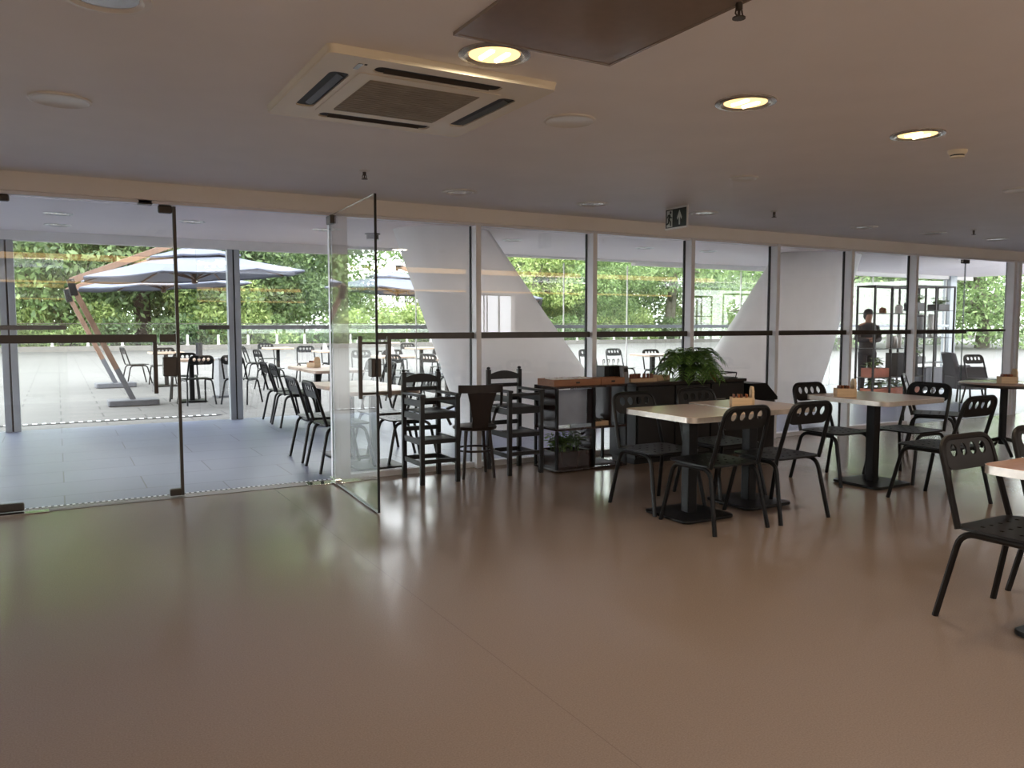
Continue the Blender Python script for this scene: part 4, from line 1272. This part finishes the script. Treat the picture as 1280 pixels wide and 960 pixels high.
o = MB().box(-0.42, 0.1, -0.13, 0.13, 0, 0.42).build('storage_crate', M['slab'], bevel=0.006, smooth=0); o.location = (14.9, 9.52, 0.1005)
tag(o, 'grey crate on the lowest board of the far right shelf', 'crate')

# dark upholstered armchair
ac2 = thing('lounge_armchair', 'dark upholstered armchair in the gallery at far right, beside the shelf', 'armchair', (14.0, 8.35, 0), R(-125))
MB().rrect(0, 0, 0.50, 0.50, 0.06, 0.22, 0.44).build('seat', M['slab'], ac2, bevel=0.02)
MB().prism([(-0.27, -0.22, 0.40), (0.27, -0.22, 0.40), (0.22, -0.34, 0.86), (-0.22, -0.34, 0.86)], (0, 0.09, 0)).build('backrest', M['slab'], ac2, bevel=0.03)
for s in (-1, 1):
    MB().box(s * 0.29 - 0.04, s * 0.29 + 0.04, -0.25, 0.22, 0.22, 0.62).build('arm', M['slab'], ac2, bevel=0.02)
    for y in (-0.2, 0.2):
        MB().tube([(s * 0.22, y, 0.22), (s * 0.25, y * 1.15, 0)], 0.018, 8).build('leg', M['black'], ac2)

# person standing behind the shelf
def skin_body(name, verts, edges, radii, mtl, parent=None, root=0):
    me = bpy.data.meshes.new(name)
    me.from_pydata(verts, edges, [])
    o = bpy.data.objects.new(name, me); COL.objects.link(o)
    if parent:
        o.parent = parent
    md = o.modifiers.new('skin', 'SKIN')
    sv = me.skin_vertices[0] if me.skin_vertices else None
    if sv is None:
        me.attributes
    for i, r_ in enumerate(radii):
        me.skin_vertices[0].data[i].radius = r_ if isinstance(r_, tuple) else (r_, r_)
        me.skin_vertices[0].data[i].use_root = (i == root)
    sb = o.modifiers.new('sub', 'SUBSURF'); sb.levels = 2; sb.render_levels = 2
    me.materials.append(mtl)
    md.use_smooth_shade = True
    return o
def loft(mb, rings, n=18):
    """rings: (cx, cy, z, rx, ry)"""
    vs = []; fs = []
    for (cx, cy, z, rx, ry) in rings:
        for q in range(n):
            a = 2 * PI * q / n
            vs.append((cx + rx * math.cos(a), cy + ry * math.sin(a), z))
    for i in range(len(rings) - 1):
        for q in range(n):
            q2 = (q + 1) % n
            fs.append((i * n + q, i * n + q2, (i + 1) * n + q2, (i + 1) * n + q))
    fs.append(tuple(reversed(range(n)))); fs.append(tuple((len(rings) - 1) * n + q for q in range(n)))
    return mb.add(vs, fs)
pe = thing('person', 'person in dark top with arms folded, standing behind the gallery display shelf', 'person', (13.62, 10.05, 0), R(150))
pe.scale = (0.95, 0.95, 0.95)
# one continuous body : trunk, head and limbs grown together (front is +y)
V = [(0, 0, 0.93), (0, 0, 1.10), (0, 0, 1.28), (0, -0.005, 1.40), (0, 0, 1.46), (0, 0.015, 1.52), (0, 0.02, 1.60), (0, 0.015, 1.67),
     (0.17, 0, 1.37), (0.215, 0.02, 1.12), (0.06, 0.20, 1.12), (-0.05, 0.22, 1.15),
     (-0.17, 0, 1.37), (-0.215, 0.02, 1.12), (-0.06, 0.19, 1.08), (0.05, 0.23, 1.09),
     (0.09, 0, 0.85), (0.10, 0.01, 0.48), (0.105, -0.02, 0.09), (0.11, 0.11, 0.04),
     (-0.09, 0, 0.85), (-0.10, 0.01, 0.48), (-0.105, -0.02, 0.09), (-0.11, 0.11, 0.04)]
E_ = [(0, 1), (1, 2), (2, 3), (3, 4), (4, 5), (5, 6), (6, 7), (3, 8), (8, 9), (9, 10), (10, 11), (3, 12), (12, 13), (13, 14), (14, 15), (0, 16), (16, 17), (17, 18), (18, 19), (0, 20), (20, 21), (21, 22), (22, 23)]
Rr = [(0.15, 0.11), (0.14, 0.10), (0.16, 0.115), (0.13, 0.09), 0.055, 0.062, (0.078, 0.092), 0.055,
      0.062, 0.048, 0.036, 0.028, 0.062, 0.048, 0.036, 0.028, 0.088, 0.062, 0.042, 0.035, 0.088, 0.062, 0.042, 0.035]
body = skin_body('body', V, E_, Rr, M['skin'], pe)
mb = MB(); loft(mb, [(0, 0, 0.86, 0.175, 0.13), (0, 0, 1.0, 0.165, 0.125), (0, 0, 1.15, 0.165, 0.12), (0, 0, 1.30, 0.19, 0.13), (0, 0, 1.40, 0.19, 0.105), (0, 0, 1.455, 0.09, 0.075)])
for s in (-1, 1):
    mb.tube([(s * 0.15, 0, 1.38), (s * 0.20, 0.01, 1.25), (s * 0.222, 0.02, 1.10)], 0.070, 12, r1=0.058)
    mb.tube([(s * 0.225, 0.01, 1.12), (s * 0.14, 0.13, 1.11), (s * 0.05, 0.20, 1.11 if s > 0 else 1.085)], 0.055, 12, r1=0.040)
mb.build('sweater', M['cloth'], pe, smooth=60)
mb = MB(); loft(mb, [(0, 0, 0.80, 0.172, 0.125), (0, 0, 0.93, 0.172, 0.127)])
for s in (-1, 1):
    mb.tube([(s * 0.09, 0, 0.86), (s * 0.10, 0.012, 0.48), (s * 0.105, -0.015, 0.08)], 0.098, 12, r1=0.058)
mb.build('trousers', M['cloth2'], pe, smooth=60)
mb = MB(); loft(mb, [(0, -0.035, 1.52, 0.06, 0.05), (0, -0.02, 1.58, 0.090, 0.085), (0, -0.005, 1.65, 0.092, 0.100), (0, 0.0, 1.71, 0.075, 0.085), (0, 0, 1.74, 0.03, 0.035)], 16)
mb.build('hair', M['hair'], pe, smooth=60)
for s in (-1, 1):
    mb = MB(); loft(mb, [(s * 0.11, 0.06, 0.0, 0.045, 0.125), (s * 0.11, 0.06, 0.04, 0.045, 0.125), (s * 0.108, 0.02, 0.085, 0.042, 0.075)], 14)
    mb.build('shoe', M['black'], pe, smooth=50)

# slim pedestal bin on the terrace
t = thing('pedestal_bin', 'slim grey pedestal bin on the terrace beside the left outer post', 'bin', (2.62, 15.6, 0), R(20))
MB().box(-0.09, 0.09, -0.10, 0.10, 0.03, 0.70).build('body', M['graybin'], t, bevel=0.01, smooth=0)
MB().rrect(0, 0, 0.22, 0.24, 0.03, 0.7005, 0.74).build('lid', M['graybin'], t, bevel=0.006)
MB().rrect(0, 0, 0.24, 0.26, 0.02, 0.0, 0.0295).build('base', M['slab'], t, bevel=0.004)

# ------------------------------------------------------------------ parasols
def make_parasol(half=1.86, apex=(1.03, 0, 2.74), rim=2.20, joint=(-0.86, 0, 2.02), foot=0.0):
    """cantilever parasol, foot at origin, mast leans to -x, arm returns to +x"""
    t = thing('cantilever_parasol', 'x', 'parasol')
    MB().rrect(0, 0, 0.78, 0.46, 0.04, 0, 0.095).build('base_slab', M['slab'], t, bevel=0.012)
    j = Vector(joint)
    lo = Vector((0.0, 0, 0.09)); mid = lo.lerp(j, 0.27)
    for s in (-1, 1):
        y = s * 0.035
        MB().obox((lo.x, y, lo.z), (mid.x, y, mid.z), 0.05, 0.085, (1, 0, 0.4)).build('mast_sleeve', M['slab'], t, bevel=0.003, smooth=0)
        MB().obox((mid.x, y, mid.z), (j.x + 0.03, y, j.z - 0.06), 0.05, 0.085, (1, 0, 0.4)).build('mast', M['teak'], t, bevel=0.003, smooth=0)
    MB().obox((j.x + 0.05, 0, j.z - 0.20), (j.x, 0, j.z + 0.06), 0.16, 0.11, (1, 0, 0.4)).build('mast_joint', M['black'], t, bevel=0.006, smooth=0)
    ap = Vector(apex)
    e = ap + Vector((-0.12, 0, 0.06))
    MB().obox((j.x, 0, j.z + 0.03), e, 0.075, 0.10, (0, 0, 1)).build('arm', M['teak'], t, bevel=0.004, smooth=0)
    MB().obox(e, ap + Vector((0.03, 0, 0.055)), 0.085, 0.11, (0, 0, 1)).build('arm_cap', M['black'], t, bevel=0.004, smooth=0)
    MB().lathe([(0.03, 0.02), (0.045, 0.05), (0.03, 0.11), (0.0, 0.11)], 14, (ap.x, 0, ap.z - 0.06)).build('finial', M['black'], t)
    # two-tier square canopy
    tilt = 0.06
    def tier(z_top, z_rim, h_in, h_out, nm, sag=0.05):
        n = 6; vs = []; fs = []
        per = []
        for k in range(8):
            a = R(22.5 + 45 * k); b = R(67.5 + 45 * k)
            pa = Vector((math.cos(a), math.sin(a))); pb = Vector((math.cos(b), math.sin(b)))
            for i in range(n):
                p = pa.lerp(pb, i / n)
                per.append((p.x, p.y, math.sin(PI * i / n)))
        steps = 7
        for q in range(steps + 1):
            f_ = q / steps
            hh = h_in + (h_out - h_in) * f_
            for (x, y, sg) in per:
                z = z_top + (z_rim - z_top) * (f_ ** 0.92) - sag * sg * f_ * (1 - 0.35 * f_)
                sc_ = hh * (1 - 0.02 * sg * f_)
                vs.append((ap.x + x * sc_, y * sc_, z + tilt * x * sc_))
        m_ = len(per)
        for q in range(steps):
            for i in range(m_):
                i2 = (i + 1) % m_
                fs.append((q * m_ + i, q * m_ + i2, (q + 1) * m_ + i2, (q + 1) * m_ + i))
        base = steps * m_
        for (x, y, z) in vs[base:base + m_]:
            vs.append((x, y, z - 0.03))
        for i in range(m_):
            i2 = (i + 1) % m_
            fs.append((base + i, base + i2, base + m_ + i2, base + m_ + i))
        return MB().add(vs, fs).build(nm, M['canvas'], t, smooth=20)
    k = 0.42
    zt = ap.z - 0.04
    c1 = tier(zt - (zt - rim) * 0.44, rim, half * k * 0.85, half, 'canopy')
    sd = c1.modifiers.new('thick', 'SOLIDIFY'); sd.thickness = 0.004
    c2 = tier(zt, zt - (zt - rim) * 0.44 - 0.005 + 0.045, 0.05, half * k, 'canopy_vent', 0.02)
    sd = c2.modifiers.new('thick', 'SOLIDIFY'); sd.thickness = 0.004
    # hub and ribs under the cloth
    hz = rim - 0.06
    MB().lathe([(0.0, -0.09), (0.05, -0.08), (0.055, 0.0), (0.04, 0.09), (0.03, 0.5)], 14, (ap.x, 0, hz)).build('hub', M['teak'], t)
    for q in range(8):
        a = R(22.5 + 45 * q)
        rr = half * 0.98
        z_in = zt - 0.09
        p0 = (ap.x + 0.05 * math.cos(a), 0.05 * math.sin(a), z_in)
        p1 = (ap.x + rr * math.cos(a), rr * math.sin(a), rim - 0.02 + tilt * rr * math.cos(a))
        rb = MB().obox(p0, p1, 0.024, 0.03).build('rib', M['teak'], t, smooth=0)
        pm = Vector(p0).lerp(Vector(p1), 0.45)
        MB().obox((ap.x + 0.05 * math.cos(a), 0.05 * math.sin(a), hz), (pm.x, pm.y, pm.z - 0.014), 0.018, 0.024).build('strut', M['teak'], rb, smooth=0)
    # white printed emblem on the near slope : two triangles and a row of dots
    def on_slope(u, w):          # u along x, w fraction down the slope toward -y
        h_in = half * k * 0.85
        hh = (h_in + (half - h_in) * w) * math.cos(R(22.5)) * (1 - 0.02 * w)
        z0 = zt - (zt - rim) * 0.44
        sg = max(0.0, math.cos(PI / 2 * u / (hh * 0.414)))
        z = z0 + (rim - z0) * (w ** 0.92) - 0.05 * sg * w * (1 - 0.35 * w)
        return Vector((ap.x + u, -hh, z + tilt * u))
    lg = MB()
    for tri in (((-0.08, 0.30), (0.22, 0.62), (-0.02, 0.60)), ((0.20, 0.28), (0.50, 0.62), (0.26, 0.60)), ((0.23, 0.60), (0.19, 0.36), (0.09, 0.50))):
        vs = [on_slope(*p_) + Vector((0, -0.004, 0.012)) for p_ in tri]
        lg.prism(vs, (0, 0.001, -0.003))
    for i in range(5):
        u = -0.02 + i * 0.11
        vs = [on_slope(u + du, 0.74 + dw) + Vector((0, -0.004, 0.012)) for du, dw in ((-0.025, -0.04), (0.025, -0.04), (0.025, 0.03), (-0.025, 0.03))]
        lg.prism(vs, (0, 0.001, -0.003))
    lg.build('printed_emblem', M['logo'], t, smooth=0)
    return t


PA = Proto(make_parasol())
G7 = 'white cantilever parasols on the terrace'
PA.place(1.07, 14.82, R(0), 'white cantilever parasol with teak mast nearest the gallery, at left', G7)
PA.place(1.05, 19.2, R(4), 'white cantilever parasol standing just behind the nearest one', G7)
PA.place(8.55, 19.0, R(170), 'white cantilever parasol partly hidden by the left leaning column', G7)
PA.place(11.6, 20.4, R(168), 'white cantilever parasol showing only one corner right of the left leaning column', G7)

# ------------------------------------------------------------------ terrace fence
fe = thing('glass_fence', 'long glass balustrade with stubby white posts along the far terrace edge', 'fence', (0, 45.17, 0.26))
for i in range(60):
    x = -8.0 + i * 1.55
    MB().box(x - 0.05, x + 0.05, -0.04, 0.04, 0.0, 0.52).box(x - 0.08, x + 0.08, -0.07, 0.07, 0.0, 0.03).build('post', M['white'], fe, smooth=0)
    g = MB(); a, b = x + 0.03, x + 1.52
    g.box(a, b, -0.012, 0.0, 0.06, 1.10)
    g.build('glass_panel', M['fenceglass'], fe, smooth=0)
MB().box(-8, 85, -0.03, 0.03, 1.102, 1.13).build('top_rail', M['bronze'], fe, smooth=0)

# ------------------------------------------------------------------ trees
def leaves(blobs, count, size, seed, flat=0.6):
    rs = np.random.RandomState(seed)
    w = np.array([b[3] ** 2 for b in blobs]); w = w / w.sum()
    idx = rs.choice(len(blobs), count, p=w)
    bc = np.array([b[:3] for b in blobs])[idx]; br = np.array([b[3] for b in blobs])[idx]
    d_ = rs.normal(size=(count, 3)); d_ /= np.linalg.norm(d_, axis=1)[:, None]
    rad = br * (0.35 + 0.65 * rs.rand(count) ** 0.4)
    c = bc + d_ * rad[:, None] * np.array([1, 1, flat + 0.2])
    t1 = rs.normal(size=(count, 3)); t1[:, 2] -= 0.35; t1 /= np.linalg.norm(t1, axis=1)[:, None]
    t2 = np.cross(t1, rs.normal(size=(count, 3))); t2 /= np.linalg.norm(t2, axis=1)[:, None]
    s = size * (0.6 + 0.8 * rs.rand(count))[:, None]
    v = np.stack([c - t1 * s, c + t2 * s * 0.42, c + t1 * s, c - t2 * s * 0.42], 1).reshape(-1, 3)
    f = np.arange(count * 4).reshape(-1, 4)
    return v, f


def foliage_obj(name, v, f, m, parent):
    me = bpy.data.meshes.new(name)
    me.from_pydata(v.tolist(), [], f.tolist())
    me.materials.append(m); me.update()
    o = bpy.data.objects.new(name, me); COL.objects.link(o); o.parent = parent
    return o


def make_tree(name, H, Rr_, tr, seed, m, bark, count, size, low=0.25, nb=26, lean=0.0):
    rnd = random.Random(seed)
    t = thing(name, 'x', 'tree')
    mb = MB()
    top = Vector((lean * H, 0, H * 0.62))
    trunk = [(0, 0, -0.2), (lean * H * 0.15 + rnd.uniform(-0.1, 0.1), rnd.uniform(-0.1, 0.1), H * 0.2), (lean * H * 0.5, rnd.uniform(-0.2, 0.2), H * 0.42), tuple(top)]
    mb.tube(trunk, tr, 10, r1=tr * 0.45)
    blobs = []
    for i in range(nb):
        a = rnd.uniform(0, 2 * PI); r_ = Rr_ * math.sqrt(rnd.uniform(0.05, 1.0))
        zz = H * rnd.uniform(low, 0.97)
        k = math.sin(PI * min(1.0, 0.18 + 0.75 * (zz / H - low) / (1 - low)))
        p = Vector((lean * zz + math.cos(a) * r_ * k, math.sin(a) * r_ * k, zz))
        blobs.append((p.x, p.y, p.z, Rr_ * rnd.uniform(0.24, 0.42)))
        if i % 2 == 0:
            q = Vector(trunk[2]).lerp(top, rnd.uniform(0, 1)) if zz > H * 0.4 else Vector(trunk[1]).lerp(Vector(trunk[2]), rnd.uniform(0, 1))
            md = q.lerp(p, 0.5) + Vector((rnd.uniform(-.3, .3), rnd.uniform(-.3, .3), rnd.uniform(0, .4)))
            mb.tube(bend([q, md, p], 0.5, 3), tr * 0.36, 6, r1=tr * 0.08)
    mb.build('trunk', bark, t, smooth=60)
    v, f = leaves(blobs, count, size, seed)
    foliage_obj('foliage', v, f, m, t)
    return t


P1 = Proto(make_tree('broadleaf_tree', 9.5, 4.6, 0.26, 1, M['tree1'], M['bark'], 42000, 0.118, 0.10, 44))
P2 = Proto(make_tree('broadleaf_tree', 10.5, 5.0, 0.30, 2, M['tree2'], M['bark'], 42000, 0.115, 0.10, 46))
P3 = Proto(make_tree('broadleaf_tree', 8.5, 4.2, 0.28, 3, M['tree3'], M['barkgrey'], 16000, 0.15, 0.06, 34))
P4 = Proto(make_tree('spreading_tree', 10.0, 5.0, 0.4, 4, M['tree1'], M['barkgrey'], 12000, 0.15, 0.30, 26, 0.12))
G8 = 'trees beyond the terrace fence'
row = [(P1, -12.0, 58, 20, 1.75), (P1, -2.6, 53.0, 300, 1.6), (P2, 4.4, 51.5, 200, 1.7), (P1, 12.2, 56, 140, 1.75), (P3, 8.6, 49.5, 50, .8), (P2, 11.2, 50.5, 90, 1.1), (P1, 1.5, 68, 80, 1.8), (P2, 13.5, 64, 30, 1.5),
       (P3, 18.6, 52, 70, .52), (P3, 23.0, 56, 170, .55), (P1, 30.5, 58, 250, 1.6), (P1, 34.5, 49.5, 30, .95), (P3, 30.0, 49.5, 200, .9), (P1, 41.0, 62, 300, 1.7), (P4, 42.5, 49.5, 20, 1.25),
       (P2, 52.0, 68, 80, 1.3), (P3, 48.0, 52, 180, .7), (P4, 56.0, 53, 150, 1.4), (P1, 66.0, 56, 200, 1.7), (P3, 72.5, 50, 20, 1.3), (P2, 81.5, 58, 70, 1.7)]
ordn = ['first', 'second', 'third', 'fourth', 'fifth', 'sixth', 'seventh', 'eighth', 'ninth', 'tenth', 'eleventh', 'twelfth', 'thirteenth', 'fourteenth', 'fifteenth', 'sixteenth', 'seventeenth', 'eighteenth', 'nineteenth', 'twentieth', 'twenty-first', 'twenty-second']
look = {id(P1): 'leafy mid green tree', id(P2): 'dense dark green tree', id(P3): 'pale yellow green tree', id(P4): 'open crowned tree with grey trunk'}
for i, (p, x, y, rz, sz) in enumerate(sorted(row, key=lambda q: q[1] / q[2])):
    p.place(x, y, R(rz), '%s beyond the terrace fence, %s from the left' % (look[id(p)], ordn[i]), G8, size=sz)
P5 = Proto(make_tree('spreading_tree', 7.5, 5.2, 0.42, 8, M['tree1'], M['barkgrey'], 20000, 0.12, 0.05, 48, 0.1))
P5.place(46.0, 26.5, R(200), 'big spreading tree with twisted grey trunk at the far right beyond the glass', G8)
P5.place(37.5, 29.0, R(60), 'spreading tree with leaning grey trunk behind the gallery display shelf', G8)
P5.place(41.5, 35.5, R(300), 'spreading tree filling the gap behind the far right display shelf', G8, size=1.25)
P5.place(52.5, 33.0, R(120), 'spreading tree farther back behind the far right tree', G8)

def shrub(x, y, w, h, seed, m, lb):
    rnd = random.Random(seed)
    t = thing('shrub', lb, 'shrub', (x, y, 0), 0, 'shrubs behind the terrace fence')
    blobs = [(rnd.uniform(-w, w), rnd.uniform(-0.7, 0.7), rnd.uniform(0.2, h), rnd.uniform(0.5, 0.9)) for _ in range(int(8 * w))]
    v, f = leaves(blobs, int(1500 * w), 0.13, seed)
    foliage_obj('foliage', v, f, m, t)
    mb = MB()
    for i in range(5):
        a = rnd.uniform(0, 2 * PI)
        mb.tube([(0.1 * i - 0.2, 0, -0.1), (w * 0.5 * math.cos(a), 0.4 * math.sin(a), h * 0.8)], 0.04, 6, r1=0.01)
    mb.build('stems', M['bark'], t)
sx = [-9, -4.5, 0.3, 4.8, 9.2, 13.2, 17.3, 21.5, 26, 31, 36, 41, 46.5, 52, 58, 64]
for i, x in enumerate(sx):
    shrub(x, 46.8 + (i % 3) * 0.5, 2.6, [1.9, 1.5, 2.3, 1.4][i % 4], 40 + i, [M['tree3'], M['tree1'], M['tree3'], M['tree2']][i % 4],
          '%s shrub behind the terrace fence, %s from the left' % (['pale green', 'mid green', 'tall pale green', 'dark green'][i % 4], ordn[i]))

# ------------------------------------------------------------------ light
wd = bpy.data.worlds.new('overcast_sky')
sc.world = wd
wd.use_nodes = True
nt = wd.node_tree
bg = nt.nodes['Background']
bg.inputs[0].default_value = (0.93, 0.965, 1.0, 1)
bg.inputs[1].default_value = 6.6

su = bpy.data.lights.new('sun', 'SUN')
su.energy = 0.8; su.angle = R(25); su.color = (1.0, 0.97, 0.92)
so = bpy.data.objects.new('sun', su); COL.objects.link(so)
so.rotation_euler = Vector((-0.35, -0.25, -1.0)).to_track_quat('-Z', 'Y').to_euler()

def lamp(name, loc, energy, col, size=0.2):
    l = bpy.data.lights.new(name, 'AREA'); l.shape = 'DISK'; l.size = size; l.energy = energy; l.color = col
    o = bpy.data.objects.new(name, l); COL.objects.link(o); o.location = loc
    return o
for i, (x, y) in enumerate([(1.539, 2.849), (2.911, 2.856), (4.235, 2.85)]):
    lamp('downlight_lamp', (x, y, CZ - 0.02), 8, (1.0, 0.84, 0.62))
for x in (-3.0, -1.2, 0.6, 2.4, 4.2, 6.0, 7.8, 9.6):
    lamp('unseen_fill_lamp', (x, -1.1, CZ - 0.02), 22, (0.96, 0.98, 1.0))  # fill lamps added out of view to brighten the room, without fittings
# hidden fill strip behind the header, added to brighten the gallery ceiling
struct(MB().box(-6, 19.5, 6.8205, 6.93, 2.31, 2.325).box(-6, 19.5, 6.92, 6.93, 2.325, 2.375).build('trim_added_fill_ledge', M['alud'], smooth=0))  # made-up ledge and lip that hide the added strip
struct(MB().box(-6, 19.5, 6.8202, 6.826, 2.326, GZ - 0.001).build('trim_added_fill_lining', M['slab'], smooth=0))  # dark sheet added so the strip's glow does not mirror in the outer glass
def fill_strip(x0, x1, y, z, power, tilt):
    l = bpy.data.lights.new('added_fill_strip', 'AREA'); l.shape = 'RECTANGLE'; l.size = x1 - x0; l.size_y = 0.05; l.energy = power; l.color = (0.97, 0.985, 1.0)
    o = bpy.data.objects.new('added_fill_strip', l); COL.objects.link(o); o.location = ((x0 + x1) / 2, y, z); o.rotation_euler = (R(180 + tilt), 0, 0)
fill_strip(-6, 19.5, 6.875, 2.335, 560, 0)

# ------------------------------------------------------------------ view
vs_ = sc.view_settings
vs_.view_transform = 'Standard'
vs_.look = 'None'
vs_.exposure = 0.36
vs_.gamma = 1.0
vs_.use_curve_mapping = False
cy = sc.cycles
cy.use_denoising = True
cy.max_bounces = 12
cy.diffuse_bounces = 5
cy.glossy_bounces = 4
cy.transmission_bounces = 6
cy.transparent_max_bounces = 32
cy.caustics_reflective = False
cy.caustics_refractive = False
cy.sample_clamp_indirect = 6.0
